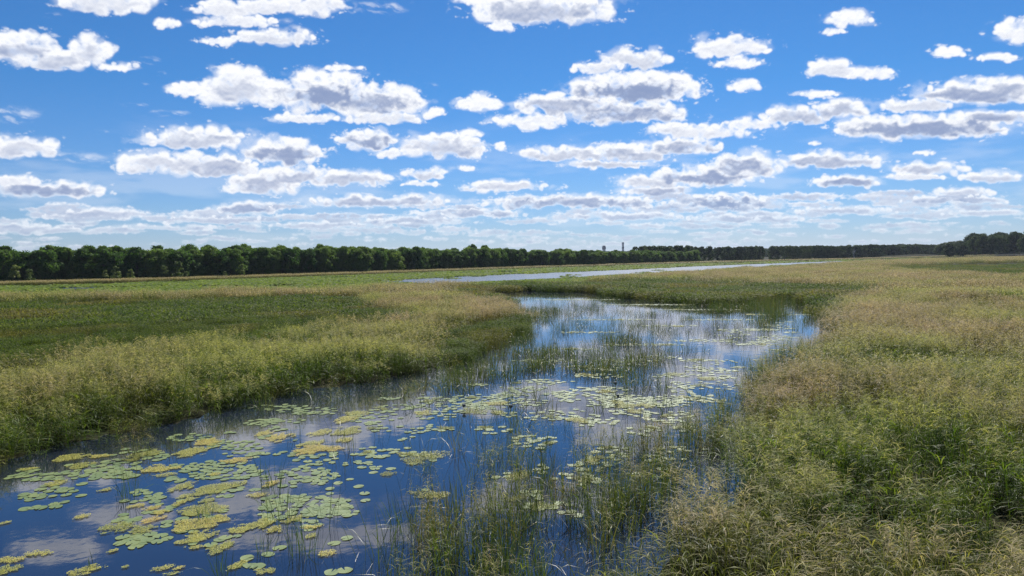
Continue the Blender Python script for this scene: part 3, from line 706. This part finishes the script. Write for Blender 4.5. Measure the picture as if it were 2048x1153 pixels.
PL = [(212, 564, .72, 'small pale bushy tree low at the dark wood edge, leftmost of the pale ones'), (232, 563.5, 1.0, 'taller pale yellow-green tree at the edge of the far left wood'),
      (262, 562.8, .78, 'low round yellow-green tree standing out from the dark far wood'), (330, 560.5, .95, 'pale green bushy tree in front of the far wood, left of the yellowest one'),
      (357, 560, 1.25, 'tall loose tree with yellowing top at the edge of the far left wood'), (372, 559.5, .55, 'smallest pale bush at the foot of the yellowing tree'),
      (484, 556.5, .95, 'light green leaning shrub by the shore strip under the dark trees'), (450, 557.5, .5, 'low pale bush right at the waterline of the far wood'),
      (30, 568.5, 1.15, 'rounded mid green bush in front of the wood near the left edge'), (60, 568, .9, 'smaller green bush beside the rounded one near the left edge')]
for px, py, s, lab in PL:
    p = G(px, py+1.2); tree(p[0], p[1], random.randrange(3), s, 1.0, lab, None, name='small_tree', small=True)
# the dark wooded hill at the right edge
n = 0
for i in range(1500):
    if n >= 90: break
    x = random.uniform(340, 520); y = random.uniform(565, 700)
    X0, _ = to_px(np.array(x), np.array(y), 0.)
    if X0 < 1880 or X0 > 2150: continue
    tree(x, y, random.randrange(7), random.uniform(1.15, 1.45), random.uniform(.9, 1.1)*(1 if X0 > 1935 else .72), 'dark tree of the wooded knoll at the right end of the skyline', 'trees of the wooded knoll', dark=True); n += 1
# far woods on the right and beyond: one mass
src = []
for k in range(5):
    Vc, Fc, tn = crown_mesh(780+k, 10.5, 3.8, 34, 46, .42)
    src.append(mesh_obj('far_crown_%02d' % k, Vc, Fc, M['crown_shaded'], attrs={'tone': tn}, link=False))
X, Y = [], []
FW_ = [G(px, py) for px, py in ((1340, 527.3), (1400, 525.2), (1600, 521), (1750, 517.3), (1900, 513.2), (2100, 507.6))]
for i in range(len(FW_)-1):
    a, b = FW_[i], FW_[i+1]; L_ = np.linalg.norm(b-a); m = int(L_*.55)
    t = RNG.rand(m)[:, None]; p = a+(b-a)*t; nn = np.array([-(b-a)[1], (b-a)[0]])/L_
    nn = nn if nn@a > 0 else -nn
    p = p+nn*RNG.uniform(3, 34, (m, 1)); X.append(p[:, 0]); Y.append(p[:, 1])
m = 5200; az = np.radians(RNG.uniform(-4, 38, m)); d = RNG.uniform(1150, 2100, m); X.append(d*np.sin(az)); Y.append(d*np.cos(az))
x, y = np.concatenate(X), np.concatenate(Y)
z = .3+HILL(x, y)-.0; s = np.where(np.hypot(x, y) > 1100, 1.1, 1.0)
hs = .82+.42*pnoise(x, y, 60, 771, 2)
pxx, _ = to_px(x, y, 0.)
hs = np.where(np.hypot(x, y) < 1100, hs*(1.02+.10*sstep(1450, 1750, pxx)), hs)
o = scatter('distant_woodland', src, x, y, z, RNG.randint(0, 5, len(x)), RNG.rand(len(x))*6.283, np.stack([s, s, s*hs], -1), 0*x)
tag(o, 'long low dark wood and wooded hills on the skyline beyond the right marsh', 'woodland', kind='stuff')

# ---------------------------------------------------------------- far structures
def lathe(prof, n=24):
    V = []; F = []
    for r, z in prof:
        for k in range(n): a = 6.283185*k/n; V.append((r*math.cos(a), r*math.sin(a), z))
    for i in range(len(prof)-1):
        for k in range(n): k2 = (k+1) % n; F.append([i*n+k, i*n+k2, (i+1)*n+k2, (i+1)*n+k])
    F.append(list(range(n))[::-1]); F.append([(len(prof)-1)*n+k for k in range(n)])
    return V, F
def boxes(L_):
    V = []; F = []
    for (x0, x1, y0, y1, z0, z1) in L_:
        b = len(V); V += [(x, y, z) for z in (z0, z1) for x, y in ((x0, y0), (x1, y0), (x1, y1), (x0, y1))]
        F += [[b+3, b+2, b+1, b], [b+4, b+5, b+6, b+7]]+[[b+i, b+(i+1) % 4, b+4+(i+1) % 4, b+4+i] for i in range(4)]
    return V, F
D = 2300.0
def far_at(px, d=D):
    g = ray(px, 505); g = g/math.hypot(g[0], g[1])*d; return (g[0], g[1], 0)
def z_at(py, px, d=D):
    g = ray(px, py); return CAM_H+g[2]/math.hypot(g[0], g[1])*d
zt = z_at(483, 1246); zb = 2
c = empty('chimney', far_at(1246)); tag(c, 'tall slim pale grey chimney with a dark band above the far trees', 'chimney')
k = zt-5
mesh_obj('shaft', *lathe([(3.7, -3), (3.4, k*.50), (3.1, k-2)]), M['concrete'], parent=c)
mesh_obj('band', *lathe([(3.7, k*.60), (3.7, k*.60+4.5)]), M['darkband'], parent=c)
mesh_obj('cap', *lathe([(3.2, k-2), (3.8, k-1.9), (3.8, k+1.5), (2.7, k+1.6), (2.7, k+.2)]), M['darkband'], parent=c)
zt2 = z_at(488.5, 1208)-5
t = empty('silo_tower', far_at(1208)); tag(t, 'short blocky concrete tower with a wider dark top left of the chimney', 'tower')
mesh_obj('tower_shaft', *lathe([(4.6, -3), (4.6, zt2-12)]), M['concrete'], parent=t)
mesh_obj('top_housing', *boxes([(-5.3, 5.3, -5, 5, zt2-12, zt2-3), (-3.8, 3.8, -3.6, 3.6, zt2-3, zt2)]), M['darkband'], parent=t)
mesh_obj('side_building', *boxes([(5, 15, -6, 6, -3, zt2*.45), (15, 26, -6, 6, -3, zt2*.34)]), M['concrete'], parent=t)
mesh_obj('conveyor', *boxes([(5, 12, -2, 2, zt2*.45, zt2*.45+3)]), M['darkband'], parent=t)
for px, py, lab in ((1541, 496, 'thin mast on the skyline, left of the pair above the dark wood'), (1551, 495.5, 'thin mast on the skyline, right of the pair above the dark wood')):
    zt3 = z_at(py, px, 1500); m_ = empty('radio_mast', far_at(px, 1500)); tag(m_, lab, 'mast')
    mesh_obj('mast_pole', *lathe([(.55, -2), (.32, zt3)], 8), M['darkband'], parent=m_)
    mesh_obj('antenna', *boxes([(-1.3, 1.3, -.25, .25, zt3*.86, zt3*.88), (-.9, .9, -.25, .25, zt3*.93, zt3*.945)]), M['darkband'], parent=m_)
for px, h_, lab in ((1700, 9.5, 'pale bare dead trunk against the dark far wood, left one'), (1708, 10.5, 'pale bare dead trunk against the dark far wood, right one')):
    g = G(px, 517.2, .3)*.97
    d_ = empty('dead_tree', (g[0], g[1], .2)); tag(d_, lab, 'dead tree')
    Vt, Ft = trunk_mesh(int(px), h_, .28); mesh_obj('trunk', Vt, Ft, M['concrete'], parent=d_)

# ---------------------------------------------------------------- lily pads and floating weed
def pad_data(seed, seg=22):
    r = np.random.RandomState(seed); V = [(0, 0, .004)]; tone = [.2]
    n0 = .16+.07*r.rand(); a0 = r.rand()*6.28
    ph = r.rand(3)*6.28
    for ring, q in ((1, .5), (2, 1.0)):
        for k in range(seg):
            a = a0+n0+(6.283-2*n0)*k/(seg-1)
            w = q*(1+.05*math.sin(2*a+ph[0])+.03*math.sin(5*a+ph[1]))
            V.append((w*math.cos(a), w*math.sin(a)*.94, .004+(.035*q*q*max(0, math.sin(a*1.5+ph[2])) if ring == 2 else 0)+.012*q)); tone.append(.15+.1*r.rand()+(.28*r.rand() if ring == 2 else 0))
    F = [[0, 1+k, 2+k] for k in range(seg-1)]+[[1+k, 1+seg+k, 2+seg+k, 2+k] for k in range(seg-1)]
    return V, F, tone
PADS = []
for k in range(9):
    Vp, Fp, tp = pad_data(800+k); PADS.append(mesh_obj('lily_pad', Vp, Fp, M['pad'], attrs={'tone': tp}, smooth=True, link=False))
def leaves_patch(r, rx, ry, n, leaf, ragged=.45, seed=0):
    """a raft of tiny overlapping leaves with an uneven outline"""
    a = r.rand(n*3)*6.283; q = np.sqrt(r.rand(n*3))*1.25
    x = q*np.cos(a); y = q*np.sin(a)
    f = fbm(x*1.9+seed*3.7+50, y*1.9+50, 831, 4, .6)
    ok = (1-q) + (f-.5)*2.1*ragged*1.6 > .12
    x, y = x[ok][:n]*rx, y[ok][:n]*ry; n = len(x)
    az = r.rand(n)*6.283; s = leaf*r.uniform(.5, 1.2, n)
    t1 = r.normal(0, .16, n); t2 = r.normal(0, .16, n)
    u = np.stack([np.cos(az), np.sin(az), t1], -1)*s[:, None]; v = np.stack([-np.sin(az), np.cos(az), t2], -1)*(s*.62)[:, None]
    P = np.stack([x, y, .006+.014*r.rand(n)], -1)
    V = np.stack([P-u, P-v, P+u, P+v], 1).reshape(-1, 3); V[:, 2] = np.maximum(V[:, 2], .002)
    return V, np.arange(len(V)).reshape(-1, 4), np.repeat(np.clip(r.normal(.42, .24, n), 0, 1), 4)
# rafts: px, py, half width, half height in the photograph, number of pads, place words
RAFTS = [
 (22, 955, 8, 3, 2, 'by the left edge beside the grass bank'), (66, 954, 40, 8, 12, 'in the long raft under the left grass bank'), (132, 953, 38, 9, 14, 'in the long raft under the left grass bank'),
 (53, 942, 26, 4, 5, 'nearest the left grass bank'), (105, 977, 28, 8, 9, 'below the long raft at the left bank'), (140, 982, 18, 4, 3, 'below the long raft at the left bank'),
 (97, 990, 14, 5, 2, 'below the long raft at the left bank'), (60, 993, 16, 4, 2, 'below the long raft at the left bank'), (165, 970, 4, 2, 1, 'alone between two rafts left of the rush clump'),
 (206, 946, 26, 8, 12, 'in the wide raft left of the lone rush clump'), (217, 954, 20, 5, 6, 'in the wide raft left of the lone rush clump'), (187, 960, 4, 2, 1, 'in the wide raft left of the lone rush clump'),
 (241, 933, 42, 14, 30, 'in the wide raft behind the lone rush clump'), (257, 953, 14, 4, 5, 'right behind the lone rush clump'), (314, 913, 24, 8, 10, 'in the small raft up right of the lone rush clump'),
 (162, 935, 34, 8, 8, 'in the yellowish raft near the left bank'), (342, 960, 12, 4, 3, 'beside the slanting yellow mat'), (283, 985, 17, 7, 6, 'tucked against the right side of the lone rush clump'),
 (259, 1003, 12, 4, 3, 'at the foot of the lone rush clump'), (298, 1001, 16, 5, 3, 'just right of the foot of the lone rush clump'),
 (53, 1019, 3, 1, 1, 'in the loose line left over dark water'), (68, 1016, 3, 1, 1, 'in the loose line left over dark water'), (83, 1017, 3, 1, 1, 'in the loose line left over dark water'), (107, 1012, 6, 8, 2, 'in the loose line left over dark water'),
 (275, 1083, 40, 11, 12, 'in the clean round group near the bottom left'), (300, 1076, 36, 8, 7, 'in the clean round group near the bottom left'), (331, 1052, 10, 7, 3, 'between the yellow mats at lower left'),
 (381, 1028, 10, 3, 2, 'half under the big yellow mats'), (364, 1039, 5, 2, 1, 'half under the big yellow mats'), (370, 1063, 18, 5, 4, 'half under the big yellow mats'),
 (497, 1117, 3, 1, 1, 'of the four big ones at the bottom, left one'), (537, 1109, 3, 1, 1, 'of the four big ones at the bottom, the upper right'), (560, 1097, 3, 1, 1, 'topmost of the big ones at the bottom'), (518, 1134, 3, 1, 1, 'lowest of the big ones at the bottom'), (491, 1135, 16, 5, 3, 'in the bottom group beside the dark grass'),
 (662, 1146, 4, 2, 1, 'at the bottom edge among the grass'), (691, 1140, 4, 2, 1, 'at the bottom edge among the grass'), (693, 1079, 4, 2, 1, 'among the lower grass stems'), (670, 1089, 4, 2, 1, 'among the lower grass stems'),
 (442, 941, 76, 19, 62, 'in the largest raft at left centre'), (362, 962, 5, 2, 1, 'left of the largest raft'), (381, 942, 12, 3, 3, 'left of the largest raft'),
 (472, 892, 54, 10, 26, 'in the pale raft behind the largest one'), (632, 912, 46, 18, 24, 'in the mixed raft at centre left'), (604, 938, 14, 6, 5, 'below the mixed raft at centre left'), (573, 950, 20, 6, 6, 'between the rushes at centre left'),
 (613, 959, 20, 7, 9, 'in the row right of the rushes'), (650, 952, 24, 9, 9, 'in the row right of the rushes'), (626, 1011, 78, 19, 50, 'in the broad raft right of the tall rushes'), (671, 1014, 24, 16, 16, 'in the broad raft right of the tall rushes'),
 (555, 999, 26, 8, 12, 'around the foot of the tall rushes'), (534, 1014, 14, 7, 5, 'around the foot of the tall rushes'), (552, 1036, 18, 7, 5, 'around the foot of the tall rushes'), (515, 910, 22, 5, 6, 'behind the tall rushes'),
 (521, 846, 34, 6, 14, 'out toward the far left bank'), (381, 876, 44, 8, 14, 'under the overhanging left bank'), (558, 815, 70, 6, 20, 'out toward the far left bank'), (620, 823, 70, 7, 22, 'out toward the far left bank')]
MATS = [
 (140, 916, 29, 6, .3, 'yellow weed mat under the left grass bank, uppermost one'), (200, 914, 18, 3.5, .2, 'small yellow mat just right of the uppermost bank one'), (162, 933, 22, 5, .4, 'yellow weed mat lying over the raft of pads at the left bank'),
 (53, 940, 16, 3, .3, 'thin yellow patch on pads at the far left'), (112, 968, 18, 5, .4, 'yellow patch on the pads under the left bank'), (285, 911, 26, 9, .3, 'round yellow mat behind the lone rush clump'),
 (264, 921, 16, 3, .6, 'orange tinged sliver joining the round mat behind the rush clump'), (316, 939, 35, 7, .7, 'long slanting yellow mat right of the lone rush clump'), (333, 951, 20, 3, .6, 'thin streak of weed under the long slanting mat'),
 (213, 981, 14, 3, .2, 'thin streak of weed left of the rush clump, over the cloud reflection'), (161, 1035, 13, 4.5, .4, 'small ragged tuft of weed in open dark water at left'), (232, 1057, 29, 9, .1, 'bright green-yellow mat below the lone rush clump'),
 (272, 1014, 15, 4, .5, 'ragged weed mat right at the rush clump foot'), (305, 1018, 15, 4, .7, 'small orange tinged mat right of the rush clump foot'), (318, 1026, 16, 4, .3, 'narrow green-yellow mat right of the rush clump, lower one'),
 (307, 1041, 19, 6.5, .9, 'tan orange oval mat at lower left centre'), (277, 1062, 28, 8, .3, 'mat spreading over pads next to the bright one'), (226, 1104, 9, 4, .3, 'tiny mat floating alone at the bottom left'),
 (8, 1048, 10, 3, .4, 'sliver of weed at the left frame edge'), (77, 1109, 22, 5, .3, 'long thin mat near the bottom left, right hand piece'), (22, 1121, 30, 5, .5, 'long thin mat near the bottom left, left hand piece'),
 (10, 1141, 24, 8, .6, 'thick mat in the bottom left corner'), (178, 1141, 28, 8, .0, 'brightest yellow mat by the bottom edge'), (250, 1136, 7, 3, .3, 'tiny mat by the bottom edge right of the brightest one'), (325, 1138, 18, 5, .3, 'ragged mat by the bottom edge, middle left'),
 (345, 1149, 15, 3, .4, 'thin mat right on the bottom edge'), (365, 976, 19, 9, .6, 'left lobe of the big double mat in blue water'), (425, 981, 44, 14, .5, 'big right lobe of the double mat in blue water'),
 (515, 992, 20, 4, .6, 'narrow mat alone in the blue gap'), (414, 1003, 15, 5, .4, 'small mat just under the big double one'), (358, 1008, 12, 5.5, .5, 'small mat between the double mat and the tan one'),
 (405, 1022, 40, 11, .5, 'upper of the two broad mats at lower left'), (411, 1048, 54, 13, .6, 'broadest weed mat at lower left, dark stems through it'), (390, 1077, 33, 12, .8, 'golden mat with orange middle near the bottom'),
 (442, 1097, 21, 11, .4, 'square looking yellow mat right of the golden one'), (392, 1096, 18, 3.5, .4, 'loose strip of weed under the golden mat'), (480, 1060, 21, 8, .3, 'three lobed mat left of the tall rushes'),
 (518, 1050, 29, 12, .2, 'large yellow-green mat left of the tall rushes'), (552, 1060, 20, 6, .4, 'mat caught in the tall rushes'), (625, 1056, 23, 4.5, .5, 'long flat mat right of the tall rushes'), (621, 1074, 11, 5, .4, 'small loose mat under the long flat one'),
 (589, 1040, 22, 6, .5, 'mat over pads just right of the tall rushes'), (472, 1133, 15, 8, .4, 'weed patch beside the bottom group of pads'), (527, 1145, 20, 6, .6, 'brownish weed patch at the bottom edge'), (656, 1108, 16, 6, .4, 'weed patch among the lower grass'),
 (358, 1138, 10, 4, .3, 'little mat left of the bottom group of pads'), (472, 922, 27, 6, .6, 'yellow patch on top of the largest raft'), (430, 950, 12, 3, .9, 'orange patch inside the largest raft'), (411, 886, 26, 7, .5, 'pale yellow mat by the bank shadow, upper one'),
 (390, 904, 32, 10, .3, 'yellow mat by the bank shadow, lower one'), (528, 868, 15, 4.5, .5, 'small yellow mat beyond the pale raft'), (561, 876, 22, 8, .5, 'double yellow mat beyond the pale raft'), (632, 901, 44, 9, .7, 'wide tan mat on the mixed raft'),
 (638, 867, 18, 6, .5, 'yellow mat in the pale cloud reflection, upper'), (629, 887, 19, 5, .4, 'yellow mat in the pale cloud reflection, lower'), (690, 864, 27, 9, .3, 'large yellow mat in the middle of the cloud reflection'), (690, 881, 16, 5, .3, 'smaller mat under the large one in the cloud reflection'),
 (546, 968, 18, 6, .6, 'tan mat at the head of the tall rushes'), (693, 840, 24, 6, .4, 'flat yellow mat toward the middle of the channel'), (600, 892, 10, 3, .9, 'reddish scrap of weed left of the mixed raft')]
# the middle and the far part of the channel, in the glare
MID = [(745, 833, 58, 13), (870, 832, 40, 9), (775, 858, 34, 7), (880, 860, 28, 8), (950, 800, 60, 10), (1030, 806, 60, 8), (1100, 832, 56, 10), (1240, 800, 72, 13), (1310, 802, 64, 12), (1180, 842, 56, 12),
 (1260, 826, 44, 9), (1335, 834, 52, 12), (1070, 882, 46, 16), (1180, 932, 42, 13), (1090, 765, 60, 5), (1200, 752, 52, 5), (860, 910, 28, 8), (800, 905, 32, 10), (742, 905, 42, 12), (1150, 960, 50, 12), (1070, 1000, 42, 18),
 (760, 942, 26, 8), (845, 925, 26, 6), (980, 860, 40, 8), (1000, 830, 40, 6), (1130, 1020, 50, 14), (1230, 905, 44, 11), (1290, 862, 44, 9), (920, 822, 40, 5), (860, 985, 26, 7), (1010, 950, 30, 8), (1380, 800, 40, 7), (1370, 860, 30, 7),
 (1180, 665, 60, 2), (1290, 690, 84, 2.4), (1340, 652, 60, 1.6), (1400, 682, 66, 2.4), (1500, 660, 74, 2), (1450, 640, 84, 1.5), (1300, 610, 110, 1.2), (1150, 600, 90, 1.2), (1250, 722, 64, 3), (1350, 752, 54, 4),
 (1410, 722, 54, 3), (1520, 690, 54, 2.4), (1090, 722, 64, 3), (1400, 620, 90, 1.2), (1230, 640, 90, 1.4), (1560, 630, 70, 1.4), (1150, 700, 50, 2), (1380, 775, 50, 4), (1440, 755, 34, 4), (1040, 650, 40, 1.5), (1200, 780, 60, 6), (880, 800, 50, 5), (800, 815, 50, 5)]
recs = []   # x, y, radius, words
def put(cx, cy, rx, ry, n, words, rmin=.10, rmax=.165):
    c = G(cx, cy); ex = G(cx+rx, cy)-c; ey = G(cx, cy-ry)-c
    R = []
    for _ in range(n):
        rad = random.uniform(rmin, rmax)
        for tr in range(40):
            a = random.uniform(0, 6.283); q = math.sqrt(random.random()); p = c+ex*q*math.cos(a)+ey*q*math.sin(a)
            if all((p[0]-b[0])**2+(p[1]-b[1])**2 > (.80*(rad+b[2]))**2 for b in R): break
        else: continue
        R.append((p[0], p[1], rad, words))
    recs.extend(R)
for cx, cy, rx, ry, n, words in RAFTS: put(cx, cy, rx, ry, n, words, *((.13, .16) if n == 1 or cy > 1070 else (.10, .155)))
near_n = len(recs)
MIDP = poly([(620, 850), (700, 800), (900, 775), (1100, 740), (1300, 690), (1580, 640), (1600, 690), (1480, 760), (1400, 880), (1250, 1000), (1100, 1060), (900, 1000), (760, 960)]); lo, hi = MIDP.min(0), MIDP.max(0)
for _ in range(950):
    p = np.array([random.uniform(lo[0], hi[0]), random.uniform(lo[1], hi[1])])
    if not inside(MIDP, p[0], p[1]): continue
    if float(pnoise(p[0], p[1], 5.0, 841, 3)) < random.uniform(.40, .60): continue
    X0, Y0 = to_px(p[0], p[1], 0.0); k_ = 1462*6/(Y0-510)/6
    d_ = math.hypot(p[0], p[1]); w_ = 1462/d_*random.uniform(.3, 1.0); put(float(X0), float(Y0), w_, w_*6/d_*random.uniform(.6, 1), random.randint(3, 12), 'far', .09, .15)
for cx, cy, rx, ry in MID:
    area = abs(float(np.cross(G(cx+rx, cy)-G(cx, cy), G(cx, cy-ry)-G(cx, cy))))*3.14
    put(cx, cy, rx, ry, int(min(area*7.5, 300)), 'far', .10, .16)
DRIFT = poly([(0, 958), (180, 915), (420, 862), (700, 800), (900, 780), (900, 900), (700, 1030), (560, 1090), (330, 1100), (220, 1040), (60, 1000)]); lo, hi = DRIFT.min(0), DRIFT.max(0)
for _ in range(170):
    p = np.array([random.uniform(lo[0], hi[0]), random.uniform(lo[1], hi[1])])
    if not inside(DRIFT, p[0], p[1]) or float(pnoise(p[0], p[1], 2.5, 843, 3)) < random.uniform(.36, .56): continue
    X0, Y0 = to_px(p[0], p[1], 0.0); d_ = math.hypot(p[0], p[1]); w_ = 1462/d_*random.uniform(.15, .5)
    put(float(X0), float(Y0), w_, w_*6/d_, random.randint(1, 6), 'scattered loosely between the rafts at lower left', .08, .15)
recs = [r_ for r_ in recs if inside(CHANNEL, np.array(r_[0]), np.array(r_[1]))]
recs.sort(key=lambda r_: math.hypot(r_[0], r_[1]))
for i, (x_, y_, rad, words) in enumerate(recs[:300]):
    o = PADS[i % 9].copy(); o.name = 'lily_pad'; col.objects.link(o); o.location = (x_, y_, .004+.002*(i % 6)); o.rotation_euler = (random.uniform(-.02, .02), random.uniform(-.02, .02), random.uniform(0, 6.28)); o.scale = (rad, rad, rad)
    if words == 'far': words = 'among the grass stems in the lower middle of the channel'
    tag(o, 'round green lily pad '+words, 'lily pad', 'lily pads '+words)
rest = recs[300:]; print('pads', len(recs))
for i, s_ in enumerate(PADS): s_.name = 'pad_%02d' % i
x, y, rd = (np.array([r_[k] for r_ in rest]) for k in range(3))
# emergent lily leaves carpeting the lake beyond the marsh
def lake_pts(n):
    a = np.radians(RNG.uniform(-40, 40, n)); r = 1/np.sqrt(RNG.uniform(1/900**2, 1/100**2, n)); return r*np.sin(a), r*np.cos(a)
tiltn = RNG.normal(0, .02, len(x))
o = scatter('lily_pads', PADS, x, y, .008+.006*RNG.rand(len(x)), RNG.randint(0, 9, len(x)), RNG.rand(len(x))*6.283, np.stack([rd, rd, rd], -1), 0*x, tilt=tiltn)
tag(o, 'countless small lily pads glinting in the middle and far part of the channel', 'lily pads', kind='stuff')
# weed mats
r = np.random.RandomState(41)
for i, (cx, cy, rx, ry, tn, lab) in enumerate(MATS):
    c = G(cx, cy); ex = np.linalg.norm(G(cx+rx, cy)-c); ey = np.linalg.norm(G(cx, cy-ry)-c)
    n = int(min(9000, 3.14*ex*ey*6500)); Vm, Fm, tm = leaves_patch(r, ex, ey, n, .0125, .6 if rx > 12 else .3, i)
    Vm[:, 1] += Vm[:, 0]*r.uniform(.0, .5)*ey/ex
    o = mesh_obj('weed_mat', Vm, Fm, M['mat'], attrs={'tone': np.clip(tm*.7+tn*.35, 0, 1)}, loc=(c[0], c[1], .012)); tag(o, lab, 'weed mat', 'floating weed mats')
src = []
for k in range(5):
    Vm, Fm, tm = leaves_patch(r, .6, .6, 1500, .022, .75, 60+k); src.append(mesh_obj('weed_patch_%02d' % k, Vm, Fm, M['mat'], attrs={'tone': tm*.7}, link=False))
X, Y, SC = [], [], []
for cx, cy, rx, ry in MID:
    c = G(cx, cy); ex = G(cx+rx, cy)-c; ey = G(cx, cy-ry)-c; area = abs(float(np.cross(ex, ey)))*3.14
    for _ in range(int(min(80, max(1, area*.30)))):
        a = random.uniform(0, 6.283); q = math.sqrt(random.random()); p = c+ex*q*math.cos(a)+ey*q*math.sin(a); X.append(p[0]); Y.append(p[1]); s_ = random.uniform(.3, .95); SC.append((s_, s_*random.uniform(.5, 1), 1))
x, y = np.array(X), np.array(Y); ok = inside(CHANNEL, x, y); x, y = x[ok], y[ok]
o = scatter('floating_weed', src, x, y, .014, RNG.randint(0, 5, len(x)), RNG.rand(len(x))*6.283, np.array(SC)[ok], 0*x)
tag(o, 'pale yellow weed floating between the pads in the glare of the channel', 'floating weed', kind='stuff')
# carpet of lily leaves over the lake
M['carpet'] = plant_mat('lake_lily_leaf', (.10, .16, .035), (.22, .29, .08), .4, .7, .1, tanned=((.2, .2, .06), (.3, .28, .1)))
src = []
for k in range(4):
    rr = np.random.RandomState(870+k); n = 46
    Vs, Fs, Ts = [], [], []; b = 0
    for _ in range(n):
        px_, py_ = rr.uniform(-1.6, 1.6, 2); s_ = rr.uniform(.16, .30); tl = rr.uniform(-.7, .7); tl2 = rr.uniform(-.7, .7); z0 = rr.choice([.01, .03, .12, .22])
        for q in range(9):
            a = 6.283*q/9; xx, yy = s_*math.cos(a), s_*math.sin(a); Vs.append((px_+xx, py_+yy, max(.005, z0+xx*tl+yy*tl2)))
        Fs.append(list(range(b, b+9))); b += 9; Ts += [rr.rand()*.5]*9
    src.append(mesh_obj('leaf_carpet_%02d' % k, Vs, Fs, M['carpet'], attrs={'tone': Ts}, link=False))
x, y = lake_pts(60000)
lake = ~inside(NEAR_MARSH, x, y) & ~inside(FAR_LAND, x, y) & ~inside(OPEN, x, y*1.0) & ~inside(OPEN2, x, y)
cv = pnoise(x, y, 14, 881, 4); lake &= RNG.rand(len(x)) < np.clip((cv-.36)*7, .03, 1)
x, y = x[lake], y[lake]; xo, yo = lake_pts(9000); ko = (inside(OPEN, xo, yo) | inside(OPEN2, xo, yo)) & (RNG.rand(9000) < np.clip((pnoise(xo, yo, 9, 882, 4)-.66)*5, .004, .6)); x = np.append(x, xo[ko]); y = np.append(y, yo[ko]); n = len(x); s = 1+np.hypot(x, y)/400
print('carpet', n)
o = scatter('lily_carpet', src, x, y, 0, RNG.randint(0, 4, n), RNG.rand(n)*6.283, np.stack([s, s, 1+0*x], -1), RNG.uniform(0, .25, n))
tag(o, 'bright green carpet of lily leaves over the lake in front of the far wood', 'lily leaves', kind='stuff')

# ---------------------------------------------------------------- single clumps of rushes that stand apart
CL = [(258, 999, 26, .26, 1.15, 'lone clump of dark upright rushes in the open water at lower left'), (546, 985, 30, .30, 1.25, 'tall thin rush clump in the middle of the pad rafts, back one'),
 (562, 1050, 34, .32, 1.35, 'tall rush clump right of the large yellow-green mat, front one'), (655, 1060, 14, .22, 1.5, 'pair of very thin tall stems right of the rush clumps'), (593, 880, 16, .3, 1.0, 'faint grassy clump in the cloud reflection'),
 (411, 1040, 14, .18, .7, 'short dark stems poking through the broadest weed mat'), (240, 1004, 6, .12, .6, 'few bent stems at the left side of the lone rush clump'), (180, 1133, 6, .12, .38, 'tiny sprig above the brightest yellow mat'),
 (530, 1108, 16, .2, .55, 'small spiky sprig between the four big pads at the bottom'), (445, 1150, 26, .25, .6, 'low dark tuft at the bottom edge, left of the grass'), (610, 1110, 26, .30, 1.0, 'leaning green rush clump at the left edge of the lower grass')]
for i, (px, py, n, rad, h, lab) in enumerate(CL):
    p = G(px, py); B = rush_tuft(900+i, n, rad, h, .013, .22, 5)
    o = B.build('rush_clump', M['rush'], loc=(p[0], p[1], 0)); tag(o, lab, 'rush clump')
def bud_things():
    for px, py, h, lab in ((1231, 790, .42, 'dark lily seed head standing above the pads, upper of a pair'), (1236, 802, .12, 'dark lily seed head close to the water, lower of a pair'), (1022, 838, .38, 'dark upright seed head in the middle of the channel'), (928, 822, .12, 'small dark bud low among the bright pads left of centre')):
        p = G(px, py); t = empty('seed_head', (p[0], p[1], 0)); tag(t, lab, 'seed head')
        mesh_obj('stalk', *lathe([(.008, -.1), (.006, h)], 6), M['rush'], parent=t, attrs=None)
        mesh_obj('pod', *lathe([(.012, h), (.045, h+.03), (.07, h+.09), (.065, h+.14), (.02, h+.15)], 12), M['darkband'], parent=t)
bud_things()

# ---------------------------------------------------------------- the air
HAZE = 0.00006
def haze():
    V, F = boxes([(-9500, 9500, -250, 12500, -1.7, 90)])
    m, T = new_mat('haze'); pv = nd(T, 'ShaderNodeVolumePrincipled'); pv.inputs['Color'].default_value = (.72, .82, 1, 1)
    pv.inputs['Density'].default_value = HAZE; pv.inputs['Anisotropy'].default_value = .2
    o = nd(T, 'ShaderNodeOutputMaterial'); T.links.new(pv.outputs[0], o.inputs['Volume'])
    h = mesh_obj('haze', V, F, m); tag(h, 'thin summer haze over the marsh', 'haze', kind='stuff')
haze()
